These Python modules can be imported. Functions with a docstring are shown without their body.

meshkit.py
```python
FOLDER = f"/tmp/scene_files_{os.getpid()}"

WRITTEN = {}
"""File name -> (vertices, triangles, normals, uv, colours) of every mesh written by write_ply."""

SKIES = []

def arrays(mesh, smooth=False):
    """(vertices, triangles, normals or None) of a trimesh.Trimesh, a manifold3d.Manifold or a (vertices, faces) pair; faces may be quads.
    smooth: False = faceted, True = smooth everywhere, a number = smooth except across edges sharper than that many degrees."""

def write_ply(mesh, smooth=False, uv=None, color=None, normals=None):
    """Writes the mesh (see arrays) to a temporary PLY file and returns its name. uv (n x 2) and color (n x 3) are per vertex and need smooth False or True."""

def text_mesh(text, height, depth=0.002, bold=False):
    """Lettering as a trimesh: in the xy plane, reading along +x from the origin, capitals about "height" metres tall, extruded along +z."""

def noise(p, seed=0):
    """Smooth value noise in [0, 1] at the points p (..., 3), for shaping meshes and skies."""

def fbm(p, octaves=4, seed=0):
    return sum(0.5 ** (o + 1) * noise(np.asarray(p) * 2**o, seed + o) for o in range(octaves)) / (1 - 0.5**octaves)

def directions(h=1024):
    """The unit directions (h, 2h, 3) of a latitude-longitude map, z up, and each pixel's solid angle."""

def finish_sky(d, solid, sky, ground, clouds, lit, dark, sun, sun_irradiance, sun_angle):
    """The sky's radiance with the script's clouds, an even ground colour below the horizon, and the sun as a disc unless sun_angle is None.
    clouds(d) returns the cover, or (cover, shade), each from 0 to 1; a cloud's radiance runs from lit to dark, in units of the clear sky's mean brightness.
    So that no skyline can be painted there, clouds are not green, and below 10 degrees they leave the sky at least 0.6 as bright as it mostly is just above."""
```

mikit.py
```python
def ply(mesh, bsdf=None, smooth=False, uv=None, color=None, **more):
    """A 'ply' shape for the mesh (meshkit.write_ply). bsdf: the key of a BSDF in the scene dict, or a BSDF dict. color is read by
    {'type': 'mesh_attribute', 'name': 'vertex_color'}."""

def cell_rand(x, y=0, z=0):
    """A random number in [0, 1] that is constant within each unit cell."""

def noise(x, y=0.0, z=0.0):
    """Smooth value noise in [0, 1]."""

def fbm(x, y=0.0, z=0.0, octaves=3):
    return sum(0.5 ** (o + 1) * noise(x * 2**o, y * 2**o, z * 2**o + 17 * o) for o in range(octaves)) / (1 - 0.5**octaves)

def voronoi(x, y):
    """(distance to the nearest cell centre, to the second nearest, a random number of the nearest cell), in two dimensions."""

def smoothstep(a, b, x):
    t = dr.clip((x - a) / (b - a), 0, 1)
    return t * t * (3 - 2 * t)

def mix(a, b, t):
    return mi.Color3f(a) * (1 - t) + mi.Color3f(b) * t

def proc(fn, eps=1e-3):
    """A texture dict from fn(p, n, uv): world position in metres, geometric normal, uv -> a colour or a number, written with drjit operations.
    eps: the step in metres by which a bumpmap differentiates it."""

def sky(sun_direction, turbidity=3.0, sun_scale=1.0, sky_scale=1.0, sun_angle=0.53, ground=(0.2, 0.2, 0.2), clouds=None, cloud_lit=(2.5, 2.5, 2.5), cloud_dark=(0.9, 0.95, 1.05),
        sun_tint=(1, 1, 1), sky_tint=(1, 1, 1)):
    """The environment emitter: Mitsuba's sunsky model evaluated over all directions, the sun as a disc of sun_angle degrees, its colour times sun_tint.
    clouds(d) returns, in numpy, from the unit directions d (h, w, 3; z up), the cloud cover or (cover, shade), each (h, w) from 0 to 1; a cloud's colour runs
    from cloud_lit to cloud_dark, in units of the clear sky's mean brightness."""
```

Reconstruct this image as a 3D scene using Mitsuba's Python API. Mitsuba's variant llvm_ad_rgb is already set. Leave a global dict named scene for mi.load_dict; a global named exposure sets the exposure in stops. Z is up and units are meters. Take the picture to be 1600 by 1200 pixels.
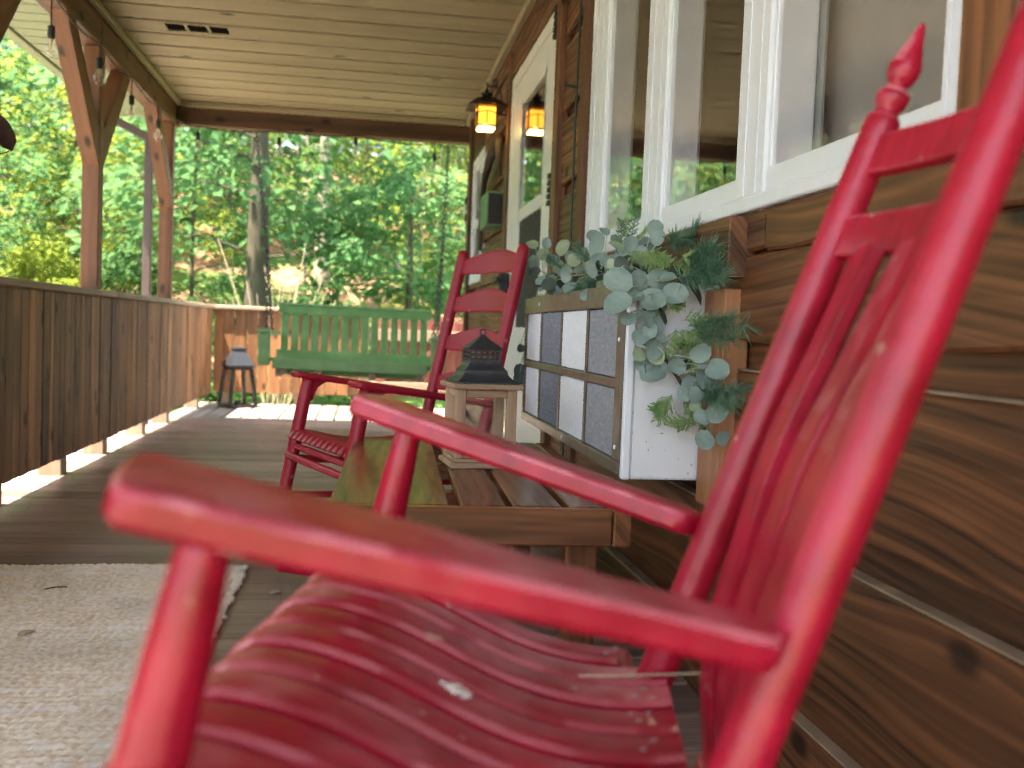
import math
import numpy as np, trimesh, mitsuba as mi, mikit, drjit as dr
import mapbox_earcut as earcut
from scipy.spatial import ConvexHull
from mikit import noise, fbm, voronoi, cell_rand, smoothstep, mix, proc
T = mi.ScalarTransform4f
scene, labels = {}, {}
R = np.random.default_rng(7)

# ------------------------------------------------------------------ camera, sky, exposure
exposure = 4.45
_f = 1555.0
_Y = np.array([570 - 800, 508 - 600, _f]); _Y /= np.linalg.norm(_Y)
_X = np.array([11500 - 800, 936 - 600, _f]); _X -= _X @ _Y * _Y; _X /= np.linalg.norm(_X)
_Z = np.cross(_X, _Y); _Z = _Z if _Z[1] < 0 else -_Z
_RW = np.stack([_X, _Y, _Z])                      # camera (right, down, forward) -> world (along the porch is y)
CAM_M = np.eye(4)
CAM_M[:3, 0], CAM_M[:3, 1], CAM_M[:3, 2], CAM_M[:3, 3] = -_RW[:, 0], -_RW[:, 1], _RW[:, 2], (0, 0, 0.80)
scene['camera'] = {'type': 'thinlens', 'fov': math.degrees(2 * math.atan(800 / _f)), 'fov_axis': 'x', 'to_world': T(CAM_M.tolist()),
                   'aperture_radius': 0.0044, 'focus_distance': 2.25, 'near_clip': 0.05, 'far_clip': 500.0}
SUN = (-0.33, -0.16, 1.0)
def added_cloud(d):  # cloud cover added to whiten sky gaps and brighten the skylight
    import meshkit
    return .35 + .5 * meshkit.fbm(d * [3, 3, 6], 4, 5)
scene['sky_light'] = mikit.sky(SUN, turbidity=3, ground=(0.10, 0.12, 0.07), clouds=added_cloud, cloud_lit=(1.75, 1.75, 1.78), cloud_dark=(1, 1, 1.05))

# ------------------------------------------------------------------ materials
def col(*c): return {'type': 'rgb', 'value': list(c)}
def ref(k): return {'type': 'ref', 'id': k}
def two(d): return {'type': 'twosided', 'bsdf': d}
def principled(c, rough=.5, **k):
    return {'type': 'principled', 'base_color': c if isinstance(c, dict) else col(*c), 'roughness': rough, **k}
def bump(tex, b, scale): return {'type': 'bumpmap', 'arbitrary': tex, 'scale': scale, 'bsdf': b}

def grain(uv, gu, gv, amp, vs=.35):
    k = dr.floor(uv.y / 10.0); v = uv.y - 10.0 * k; u = uv.x + 3.7 * cell_rand(k, 5)
    w = noise(u * gu, v * gv * vs, k * 3.1) + .5 * noise(u * gu * 2.3, v * gv * vs * 2.3, k * 3.1 + 9)
    ph = v * gv * 6.28 + w * amp + cell_rand(k, 2) * 60
    ring = .65 * noise(ph * .30, k * 5.7) + .35 * noise(ph * .85, k * 5.7 + 3, u * .8)
    fine = noise(u * gu * 6, v * 130.0, k)
    return k, u, v, w, ring, fine
def wood(name, dark, light, gu=1.4, gv=14., amp=7., rough=.5, var=.35, knots=0., contrast=1., coat=0., bumps=.0006, stain=0., spec=.5, vs=.35):
    def c(p, n, uv):
        k, u, v, w, ring, fine = grain(uv, gu, gv, amp, vs)
        t = dr.clip(.5 + contrast * (1.15 * (ring - .5) + .3 * (fine - .5) + .35 * (w - .75)), 0, 1)
        out = mix(dark, light, t) * (1 + var * (cell_rand(k, 11) - .5))
        if stain: out = out * (1 - stain * smoothstep(.5, .75, fbm(u * 1.6, v * 5, k * 2.0, 2)))
        if knots:
            d, _, r = voronoi(u * 3.0, v * 6 + k * 7.0)
            out = out * (1 - .8 * smoothstep(.16, .05, d) * smoothstep(1 - knots, 1.02 - knots, r))
        return out
    def h(p, n, uv):
        k, u, v, w, ring, fine = grain(uv, gu, gv, amp, vs)
        return .7 * ring + .6 * fine
    b = principled(proc(c), rough, specular=spec, **({'clearcoat': coat, 'clearcoat_gloss': .85} if coat else {}))
    scene[name] = two(bump(proc(h, 2e-3), b, bumps) if bumps else b)
    return name
def plain(name, c, rough=.5, var=.12, scale=9., **k):
    lo, hi = tuple(x * (1 - var) for x in c), tuple(x * (1 + var) for x in c)
    def fn(p, n, uv):
        return mix(lo, hi, fbm(p.x * scale, p.y * scale, p.z * scale, 2))
    scene[name] = two(principled(proc(fn), rough, **k))
    return name

wood('deck_wood', (.16, .098, .080), (.36, .25, .212), gu=.7, gv=46, amp=6, vs=.1, rough=.42, var=.35, contrast=.6, stain=.35, bumps=.0008, spec=.4)
wood('weathered_deck', (.15, .128, .112), (.31, .275, .245), gu=1.1, gv=14, amp=5, rough=.6, var=.3, stain=.25)
wood('siding_wood', (.042, .0145, .0058), (.235, .092, .037), gu=1.1, gv=62, amp=36, vs=.05, rough=.45, var=.4, knots=.3, contrast=1.15, bumps=.0009, stain=.3)
wood('slat_wood', (.12, .048, .018), (.41, .20, .09), gu=1.2, gv=14, amp=5, rough=.6, var=.7, knots=.5, stain=.45)
wood('post_wood', (.10, .038, .016), (.20, .085, .038), gu=1.0, gv=12, amp=6, rough=.6, var=.25, knots=.6)
wood('beam_wood', (.045, .018, .007), (.13, .055, .022), gu=.8, gv=10, amp=6, rough=.6, var=.3, knots=.7)
wood('cap_wood', (.26, .18, .12), (.42, .32, .23), gu=1., gv=14, amp=5, rough=.6, var=.25, stain=.2)
wood('cedar_wood', (.24, .085, .03), (.42, .19, .085), gu=1.4, gv=22, amp=4, rough=.55, var=.25)
wood('ceiling_paint', (.25, .20, .115), (.33, .27, .16), gu=1.2, gv=11, amp=6, rough=.62, var=.14, knots=.10, contrast=.8, bumps=.0005)
wood('table_wood', (.04, .013, .006), (.24, .09, .034), gu=1.6, gv=26, amp=14, vs=.12, rough=.24, var=.35, contrast=1.1, bumps=.0002, spec=.38)
wood('lantern_wood', (.26, .165, .10), (.46, .31, .20), gu=3, gv=40, amp=4, rough=.6, var=.2)
wood('gate_wood', (.12, .035, .028), (.24, .08, .06), gu=1.5, gv=20, amp=4, rough=.6, var=.3)
wood('interior_wood', (.06, .04, .03), (.1, .07, .05), rough=.6, bumps=0)
plain('soffit_paint', (.19, .22, .12), .6, .06)
plain('white_vinyl', (.72, .75, .81), .35, .03, 14, specular=.5)
plain('lit_edge_tone', (.24, .17, .12), .7, .5, 14)
plain('door_white', (.68, .69, .66), .4, .04, 10)
plain('black_metal', (.009, .009, .010), .42, .3, 40, specular=.5)
plain('lantern_metal', (.022, .026, .034), .38, .35, 60, specular=.7)
plain('bronze_plastic', (.13, .105, .085), .28, .25, 30, specular=.6)
plain('dark_gap_shade', (.10, .108, .125), .4, .25, 120)
plain('pale_gap_shade', (.42, .43, .46), .5, .1)
plain('pale_fin', (.19, .20, .23), .35, .3, 140)
plain('white_fin', (.72, .73, .76), .35, .08, 120)
plain('dark_screen', (.03, .03, .032), .7, .2)
plain('curtain_cloth', (.30, .28, .265), .9, .05, 30)
def fold_shade(name, lo, hi):  # vertical bands put the light and shade of folds into the colour
    scene[name] = two(principled(proc(lambda p, n, uv: mix(lo, hi, .5 * noise(p.y * 70, p.z * .7) + .5 * noise(p.y * 23, 4.0, p.z * .4))), .95, specular=.05))
fold_shade('curtain_sheer', (.20, .235, .25), (.46, .51, .53))
plain('room_wall', (.06, .045, .035), .9, .2, 2)
plain('green_paint', (.235, .455, .175), .45, .22, 14, specular=.5)
plain('box_green', (.12, .25, .13), .5, .1)
plain('cord_black', (.012, .012, .012), .5, .1)
plain('vent_depth_shade', (.008, .007, .006), .95, .1, specular=0.0)
plain('cable_green', (.02, .04, .025), .5, .1)
plain('chain_metal', (.06, .06, .055), .4, .2, 60, metallic=.6)
plain('downspout_brown', (.085, .06, .055), .45, .1)
plain('branch_bark', (.07, .05, .035), .8, .4, 30)
plain('dead_leaf', (.045, .02, .014), .8, .3, 30)
plain('pale_leaf', (.40, .33, .27), .8, .3, 40)
plain('dry_straw', (.48, .40, .28), .8, .25, 20)
plain('white_spot', (.75, .73, .7), .7, .08)
plain('steel', (.5, .5, .5), .3, .1, metallic=.8)

def red_c(p, n, uv):
    a = fbm(p.x * 13, p.y * 13, p.z * 13, 3); b = noise(p.x * 70, p.y * 70, p.z * 40); s = noise(p.x * 24 + 3, p.y * 24, p.z * 24); st = noise(p.x * 28, p.y * 160, p.z * 26)
    c = mix((.21, .0025, .011), (.44, .009, .040), dr.clip(1.6 * (.7 * a + .3 * st) - .3, 0, 1))
    dust = smoothstep(.5, .95, n.z) * smoothstep(.40, .70, fbm(p.x * 16 + 5, p.y * 16, p.z * 16, 3)) * (.15 + .6 * noise(p.x * 60, p.y * 24, p.z * 60))
    c = mix(c, (.55, .17, .20), dust)
    edge = smoothstep(.36, .5, n.z) * smoothstep(.93, .80, n.z) * (.25 + .75 * smoothstep(.3, .6, noise(p.x * 34, p.y * 34, p.z * 34)))  # pale worn edges, also painting in the light caught along slat edges
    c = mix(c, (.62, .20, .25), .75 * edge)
    chip = smoothstep(.82, .85, .35 * s + .65 * b)
    return mix(c, (.60, .36, .30), chip * .8)
def red_h(p, n, uv): return fbm(p.x * 60, p.y * 60, p.z * 60, 2)
scene['red_paint'] = two(bump(proc(red_h, 2e-3), principled(proc(red_c), .30, specular=.45, clearcoat=.2, clearcoat_gloss=.8), .0009))
def red2_c(p, n, uv):
    a = fbm(p.x * 9, p.y * 9, p.z * 9, 3); s = noise(p.x * 30, p.y * 30, p.z * 30)
    return mix(mix((.27, .006, .02), (.38, .014, .035), a), (.5, .25, .2), smoothstep(.90, .95, s) * .5)
scene['red_matte'] = two(principled(proc(red2_c), .42, specular=.45))
def ac_c(p, n, uv):
    sp = noise(p.x * 160, p.y * 160, p.z * 160); low = smoothstep(.62, .48, p.z)
    g = fbm(p.x * 6, p.y * 6, p.z * 9, 3)
    return mix(mix((.66, .67, .70), (.74, .75, .78), g), (.32, .17, .09), smoothstep(.86 - .07 * low, .93, sp) * .8)
scene['ac_white'] = two(principled(proc(ac_c), .45))
def rug_c(p, n, uv):
    row = dr.floor(p.y / .0265); r = cell_rand(row, 4); f = noise(p.x * 90, p.y * 160, 3.0); g = fbm(p.x * 5, p.y * 5, 1.0, 2)
    c = mix((.56, .44, .31), (.84, .76, .63), dr.clip(.15 + .8 * f, 0, 1))
    c = mix(c, (.76, .73, .67), dr.select(r > .72, .75, .18) * smoothstep(.3, .6, noise(p.x * 40, row * 3.3, 1.0)))
    return c * (.85 + .3 * g)
scene['rug_jute'] = two(principled(proc(rug_c), .95, specular=.1))
def euc_c(p, n, uv):
    a = noise(p.x * 22, p.y * 22, p.z * 22); f = noise(p.x * 160, p.y * 160, p.z * 160)
    mid = dr.exp(-dr.square(uv.y * 60))
    return mix(mix((.065, .125, .115), (.25, .35, .325), dr.clip(1.5 * (.75 * a + .25 * f) - .25, 0, 1)), (.30, .38, .33), .5 * mid)
scene['eucalyptus_leaf'] = two(principled(proc(euc_c), .55, specular=.35))
scene['eucalyptus_pale'] = two(principled(proc(lambda p, n, uv: mix((.26, .34, .2), (.36, .42, .28), noise(p.x * 40, p.y * 40, p.z * 40))), .6))
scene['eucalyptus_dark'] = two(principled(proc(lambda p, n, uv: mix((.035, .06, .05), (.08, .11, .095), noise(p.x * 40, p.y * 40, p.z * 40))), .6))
scene['pine_green'] = two(principled(proc(lambda p, n, uv: mix((.035, .10, .06), (.13, .24, .15), noise(p.x * 50, p.y * 50, p.z * 50))), .5))
scene['cedar_green'] = two(principled(proc(lambda p, n, uv: mix((.10, .21, .06), (.29, .40, .16), noise(p.x * 50, p.y * 50, p.z * 50))), .6))
def leafmat(name, dark, light, trans=.9, rough=.42, sc=.7):
    def c(p, n, uv):
        a = fbm(p.x * sc, p.y * sc, p.z * sc, 2); f = noise(p.x * 9, p.y * 9, p.z * 9)
        return mix(dark, light, dr.clip(1.5 * (.6 * a + .4 * f) - .25, 0, 1))
    scene[name] = {'type': 'principledthin', 'base_color': proc(c), 'roughness': rough, 'diff_trans': trans, 'eta': 1.45, 'spec_trans': 0.0}
    return name
leafmat('leaf_green', (.07, .16, .045), (.21, .35, .09), 1.15)
leafmat('leaf_blue', (.07, .18, .075), (.20, .37, .155), 1.1)
leafmat('leaf_sunlit_yellow', (.17, .26, .04), (.40, .46, .10), 1.25)  # sunlit and backlit yellow put into the leaf colour
leafmat('leaf_dark', (.03, .085, .03), (.09, .18, .06), .8)
plain('bark_grey', (.075, .068, .05), .9, .45, 5)
plain('bark_pale', (.34, .30, .26), .9, .35, 4)
def ground_c(p, n, uv):
    a = fbm(p.x * .5, p.y * .5, 0., 3); f = noise(p.x * 14, p.y * 14, 2.); h = noise(p.x * 60, p.y * 60, 2.)
    lawn = mix((.05, .11, .025), (.13, .21, .05), f)
    litter = mix((.14, .08, .05), (.32, .2, .13), .5 * f + .5 * h)
    litter = mix(litter, (.07, .13, .03), smoothstep(.36, .52, a) * .9)
    gravel = mix((.24, .225, .21), (.40, .38, .36), h)
    c = mix(lawn, litter, smoothstep(15.2, 17.5, p.y + 2 * a))
    g = smoothstep(-1.7, -1.9, p.x) * smoothstep(-7., -6.2, p.x + a) * smoothstep(13.0, 11.5, p.y)
    c = mix(c, litter, smoothstep(-8., -10., p.x) * .9)
    return mix(c, gravel, g)
scene['ground_cover'] = two(principled(proc(ground_c), .95, specular=.1))
scene['pane_glass'] = {'type': 'thindielectric', 'int_ior': 1.52}
scene['bulb_glass'] = {'type': 'thindielectric', 'int_ior': 1.45}

# ------------------------------------------------------------------ mesh helpers
def fin(v, f): return np.asarray(v, float), np.asarray(f, int)
def join(ms):
    vs, fs, us, o = [], [], [], 0
    for m in ms:
        vs.append(m[0]); fs.append(m[1] + o); o += len(m[0]); us.append(m[2] if len(m) > 2 else np.zeros((len(m[0]), 2)))
    return np.vstack(vs), np.vstack(fs), np.vstack(us)
_hull = {}
def cbox(x0, x1, y0, y1, z0, z1, ch=.003):
    c, h = np.array([(x0 + x1) / 2, (y0 + y1) / 2, (z0 + z1) / 2]), np.array([x1 - x0, y1 - y0, z1 - z0]) / 2
    if ch <= 0:
        b = trimesh.creation.box(h * 2); return b.vertices + c, b.faces
    ch = min(ch, h.min() * .8)
    s = np.array([[a, b, d] for a in (-1, 1) for b in (-1, 1) for d in (-1, 1)], float)
    pts = np.vstack([s * (h - ch * np.array(e)) for e in ((0, 1, 1), (1, 0, 1), (1, 1, 0))])
    if 0 not in _hull:
        ph = np.vstack([s * (1 - .2 * np.array(e)) for e in ((0, 1, 1), (1, 0, 1), (1, 1, 0))])
        q = ConvexHull(ph); f = q.simplices.copy()
        for i, t in enumerate(f):
            n = np.cross(ph[t[1]] - ph[t[0]], ph[t[2]] - ph[t[0]])
            if n @ ph[t].mean(0) < 0: f[i] = t[::-1]
        _hull[0] = f
    return pts + c, _hull[0].copy()
_pk = [1]
def puv(v, axis, k=None):
    """Wood coordinates of a piece: along its grain, across it, and a number of its own."""
    if k is None: _pk[0] += 1; k = _pk[0]
    o = [a for a in range(3) if a != axis]; c = v.mean(0)
    return np.stack([v[:, axis], 10. * k + 3 + (v[:, o[0]] - c[o[0]]) + .83 * (v[:, o[1]] - c[o[1]])], 1)
def put(key, m, mat, smooth=False, axis=None, uv=None, parent=None, **more):
    """One entry of the scene; a taken key gets a three-digit number."""
    if parent: key = parent + '__' + key
    base, i = key, 0
    while key in scene: i += 1; key = f'{base}_{i:03d}'
    if uv is None and axis is not None: uv = puv(m[0], axis)
    if uv is None and len(m) > 2: uv = m[2]
    if uv is not None and smooth is not True: smooth = False
    scene[key] = mikit.ply((m[0], m[1]), mat, smooth, uv=uv, **more)
    return key
def thing(name, label, cat, group=None):
    key, i = name, 0
    while key in labels or key in scene: i += 1; key = f'{name}_{i:03d}'
    labels[key] = {'label': label, 'category': cat, **({'group': group} if group else {})}
    return key
def unit(v): v = np.asarray(v, float); return v / np.linalg.norm(v)
def frames(P):
    P = np.asarray(P, float); t = np.gradient(P, axis=0); t /= np.linalg.norm(t, axis=1, keepdims=True) + 1e-12
    return P, t
def tube(P, r, n=10, cap=True, up=None):
    P, t = frames(P); r = np.broadcast_to(np.asarray(r, float), (len(P),)); a = np.empty_like(P)
    s = unit(np.cross(t[0], [0, 0, 1.] if abs(t[0, 2]) < .9 else [1., 0, 0]))
    for i in range(len(P)):
        s = unit(s - (s @ t[i]) * t[i]); a[i] = s
    b = np.cross(t, a); g = np.arange(n) * 2 * np.pi / n
    v = (P[:, None] + r[:, None, None] * (np.cos(g)[None, :, None] * a[:, None] + np.sin(g)[None, :, None] * b[:, None])).reshape(-1, 3)
    i, j = np.meshgrid(np.arange(len(P) - 1), np.arange(n), indexing='ij'); i, j = i.ravel(), j.ravel()
    q = np.stack([i * n + j, i * n + (j + 1) % n, (i + 1) * n + (j + 1) % n, (i + 1) * n + j], 1)
    f = np.vstack([q[:, [0, 1, 2]], q[:, [0, 2, 3]]])
    if cap:
        k = len(v); v = np.vstack([v, P[0], P[-1]]); jj = np.arange(n); L = (len(P) - 1) * n
        f = np.vstack([f, np.stack([np.full(n, k), (jj + 1) % n, jj], 1), np.stack([np.full(n, k + 1), L + jj, L + (jj + 1) % n], 1)])
    return v, f
def lathe(p0, p1, prof, n=24):
    """A turned piece from p0 to p1; prof = [(fraction or metres along, radius)]."""
    p0, p1 = np.asarray(p0, float), np.asarray(p1, float); d = p1 - p0
    P = [p0 + d * s for s, _ in prof]; L = np.array(P); t = unit(d)
    a = unit(np.cross(t, [0.3, 1, .2])); b = np.cross(t, a); g = np.arange(n) * 2 * np.pi / n
    r = np.array([x for _, x in prof])
    v = (L[:, None] + r[:, None, None] * (np.cos(g)[None, :, None] * a + np.sin(g)[None, :, None] * b)).reshape(-1, 3)
    i, j = np.meshgrid(np.arange(len(L) - 1), np.arange(n), indexing='ij'); i, j = i.ravel(), j.ravel()
    q = np.stack([i * n + j, i * n + (j + 1) % n, (i + 1) * n + (j + 1) % n, (i + 1) * n + j], 1)
    f = np.vstack([q[:, [0, 1, 2]], q[:, [0, 2, 3]]]); k = len(v); v = np.vstack([v, L[0], L[-1]]); jj = np.arange(n); o = (len(L) - 1) * n
    return v, np.vstack([f, np.stack([np.full(n, k), (jj + 1) % n, jj], 1), np.stack([np.full(n, k + 1), o + jj, o + (jj + 1) % n], 1)])
def sweep(P, side, W, H, ch=.15):
    """A bar of rectangular section with eased edges along P: width W along side (constant vector), height H."""
    P, t = frames(P); side = unit(side); n = len(P); W = np.broadcast_to(np.asarray(W, float), (n,)); H = np.broadcast_to(np.asarray(H, float), (n,))
    c = ch; sec = np.array([[-.5 + c * .5, .5], [.5 - c * .5, .5], [.5, .5 - c], [.5, -.5 + c], [.5 - c * .5, -.5], [-.5 + c * .5, -.5], [-.5, -.5 + c], [-.5, .5 - c]])
    up = np.cross(side, t); up /= np.linalg.norm(up, axis=1, keepdims=True)
    v = (P[:, None] + sec[None, :, :1] * W[:, None, None] * side + sec[None, :, 1:] * H[:, None, None] * up[:, None]).reshape(-1, 3)
    m = 8; i, j = np.meshgrid(np.arange(n - 1), np.arange(m), indexing='ij'); i, j = i.ravel(), j.ravel()
    q = np.stack([i * m + j, (i + 1) * m + j, (i + 1) * m + (j + 1) % m, i * m + (j + 1) % m], 1)
    f = np.vstack([q[:, [0, 1, 2]], q[:, [0, 2, 3]]]); k = len(v); v = np.vstack([v, P[0], P[-1]]); jj = np.arange(m); o = (n - 1) * m
    f = np.vstack([f, np.stack([np.full(m, k), jj, (jj + 1) % m], 1), np.stack([np.full(m, k + 1), o + (jj + 1) % m, o + jj], 1)])
    mm = trimesh.Trimesh(v, f, process=False); 
    if mm.volume < 0: f = f[:, ::-1]
    return v, f
def slab(out, thick, ch, frame):
    """A flat board of outline out (n x 2, counter-clockwise) with eased edges; frame = (origin, s-axis, t-axis, normal)."""
    out = np.asarray(out, float); n = len(out); d = np.roll(out, -1, 0) - np.roll(out, 1, 0); d /= np.linalg.norm(d, axis=1, keepdims=True) + 1e-12
    nin = np.stack([-d[:, 1], d[:, 0]], 1)
    lev = [(-thick / 2, ch), (-thick / 2 + ch, 0), (thick / 2 - ch, 0), (thick / 2 - ch * .3, ch * .45), (thick / 2, ch)]
    v2 = np.vstack([np.hstack([out + nin * c, np.full((n, 1), h)]) for h, c in lev])
    i, j = np.meshgrid(np.arange(len(lev) - 1), np.arange(n), indexing='ij'); i, j = i.ravel(), j.ravel()
    q = np.stack([i * n + j, i * n + (j + 1) % n, (i + 1) * n + (j + 1) % n, (i + 1) * n + j], 1)
    f = np.vstack([q[:, [0, 1, 2]], q[:, [0, 2, 3]]])
    tri = earcut.triangulate_float64(out, np.array([n], np.uint32)).reshape(-1, 3).astype(int)
    a, b, c = out[tri[:, 0]], out[tri[:, 1]], out[tri[:, 2]]
    cr = (b[:, 0] - a[:, 0]) * (c[:, 1] - a[:, 1]) - (b[:, 1] - a[:, 1]) * (c[:, 0] - a[:, 0]); tri[cr < 0] = tri[cr < 0][:, ::-1]
    f = np.vstack([f, tri + (len(lev) - 1) * n, tri[:, ::-1]])
    o, s, t, nn = (np.asarray(x, float) for x in frame)
    v = o + v2[:, :1] * s + v2[:, 1:2] * t + v2[:, 2:] * nn
    if np.cross(s, t) @ nn < 0: f = f[:, ::-1]
    return v, f
def spline(pts, n=24):
    from scipy.interpolate import CubicSpline
    pts = np.asarray(pts, float); d = np.r_[0, np.cumsum(np.linalg.norm(np.diff(pts, axis=0), axis=1))]
    return CubicSpline(d, pts)(np.linspace(0, d[-1], n))
def ball(c, r, s=1, scale=(1, 1, 1)):
    m = trimesh.creation.icosphere(s, 1.0); return m.vertices * r * np.array(scale) + np.asarray(c), m.faces
def ring(c, R0, r, ax_a, ax_b, n=8, m=5, stretch=1.):
    a, b = unit(ax_a), unit(ax_b); k = np.cross(a, b); g = np.arange(n) * 2 * np.pi / n; h = np.arange(m) * 2 * np.pi / m
    e = np.cos(g)[:, None] * a + np.sin(g)[:, None] * b; cen = np.cos(g)[:, None] * a * R0 * stretch + np.sin(g)[:, None] * b * R0
    v = (np.asarray(c) + cen[:, None] + r * (np.cos(h)[None, :, None] * e[:, None] + np.sin(h)[None, :, None] * k)).reshape(-1, 3)
    i, j = np.meshgrid(np.arange(n), np.arange(m), indexing='ij'); i, j = i.ravel(), j.ravel()
    q = np.stack([i * m + j, ((i + 1) % n) * m + j, ((i + 1) % n) * m + (j + 1) % m, i * m + (j + 1) % m], 1)
    return v, np.vstack([q[:, [0, 1, 2]], q[:, [0, 2, 3]]])
def bar(p0, p1, w, h, side, ch=.12): return sweep(np.array([p0, p1], float), side, w, h, ch)
def baruv(p0, p1, v, k=None):
    """Wood coordinates of a piece whose grain runs from p0 to p1."""
    if k is None: _pk[0] += 1; k = _pk[0]
    d = unit(np.asarray(p1, float) - p0); c = v.mean(0); r = v - c; a = unit(np.cross(d, [.2, .3, .9])); b = np.cross(d, a)
    return np.stack([v @ d, 10. * k + 3 + r @ a + .83 * (r @ b)], 1)

# ------------------------------------------------------------------ ground and deck
def gz(x, y):
    x, y = np.asarray(x, float), np.asarray(y, float)
    sp = lambda q, k: np.log1p(np.exp(np.clip(q * k, -40, 40))) / k
    rise = .30 * sp(y - 15.0, .6) - .12 * sp(y - 40.0, .3) + .05 * sp(-x - 16, .4)
    return -.48 + rise
def ground_mesh():
    xs = np.concatenate([np.linspace(-260, -40, 23), np.linspace(-38, 24, 94), np.linspace(28, 260, 22)])
    ys = np.concatenate([np.linspace(-200, -12, 16), np.linspace(-10, 60, 110), np.linspace(65, 300, 30)])
    X, Yg = np.meshgrid(xs, ys, indexing='ij'); Z = gz(X, Yg)
    p = np.stack([X, Yg, X * 0], -1)
    import meshkit
    Z = Z + (meshkit.fbm(p * .35, 3) - .5) * .5 * np.clip((Yg - 15) / 5, 0.0, 1)
    v = np.stack([X, Yg, Z], -1).reshape(-1, 3); n, m = len(xs), len(ys)
    i, j = np.meshgrid(np.arange(n - 1), np.arange(m - 1), indexing='ij'); i, j = i.ravel(), j.ravel()
    q = np.stack([i * m + j, (i + 1) * m + j, (i + 1) * m + j + 1, i * m + j + 1], 1)
    return v, np.vstack([q[:, [0, 1, 2]], q[:, [0, 2, 3]]])
put('ground', ground_mesh(), 'ground_cover', True)
labels['ground'] = {'kind': 'structure'}
W = .768
labels['floor'] = {'kind': 'structure'}
y = -1.6
while y < 8.25:                                     # the roofed part: planks across the porch
    m = cbox(-1.58, W + .01, y + .003, y + .177, -.035, R.uniform(-.001, .001), .004)
    put('plank', m, 'deck_wood', axis=0, parent='floor'); y += .18
x = -1.60
while x < W + 1.6:                                   # the open end: weathered planks along the porch
    m = cbox(x + .006, x + .143, 8.30, 9.93, -.035, R.uniform(-.002, .001), .004)
    put('plank', m, 'weathered_deck', axis=1, parent='floor'); x += .152
put('joist_frame', join([cbox(-1.56, 2.3, a, a + .05, -.3, -.037, 0) for a in np.arange(-1.6, 9.9, .9)] + [cbox(-1.57, -1.53, -1.6, 9.9, -.3, -.04, 0)]), 'interior_wood', axis=0, parent='floor')

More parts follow.
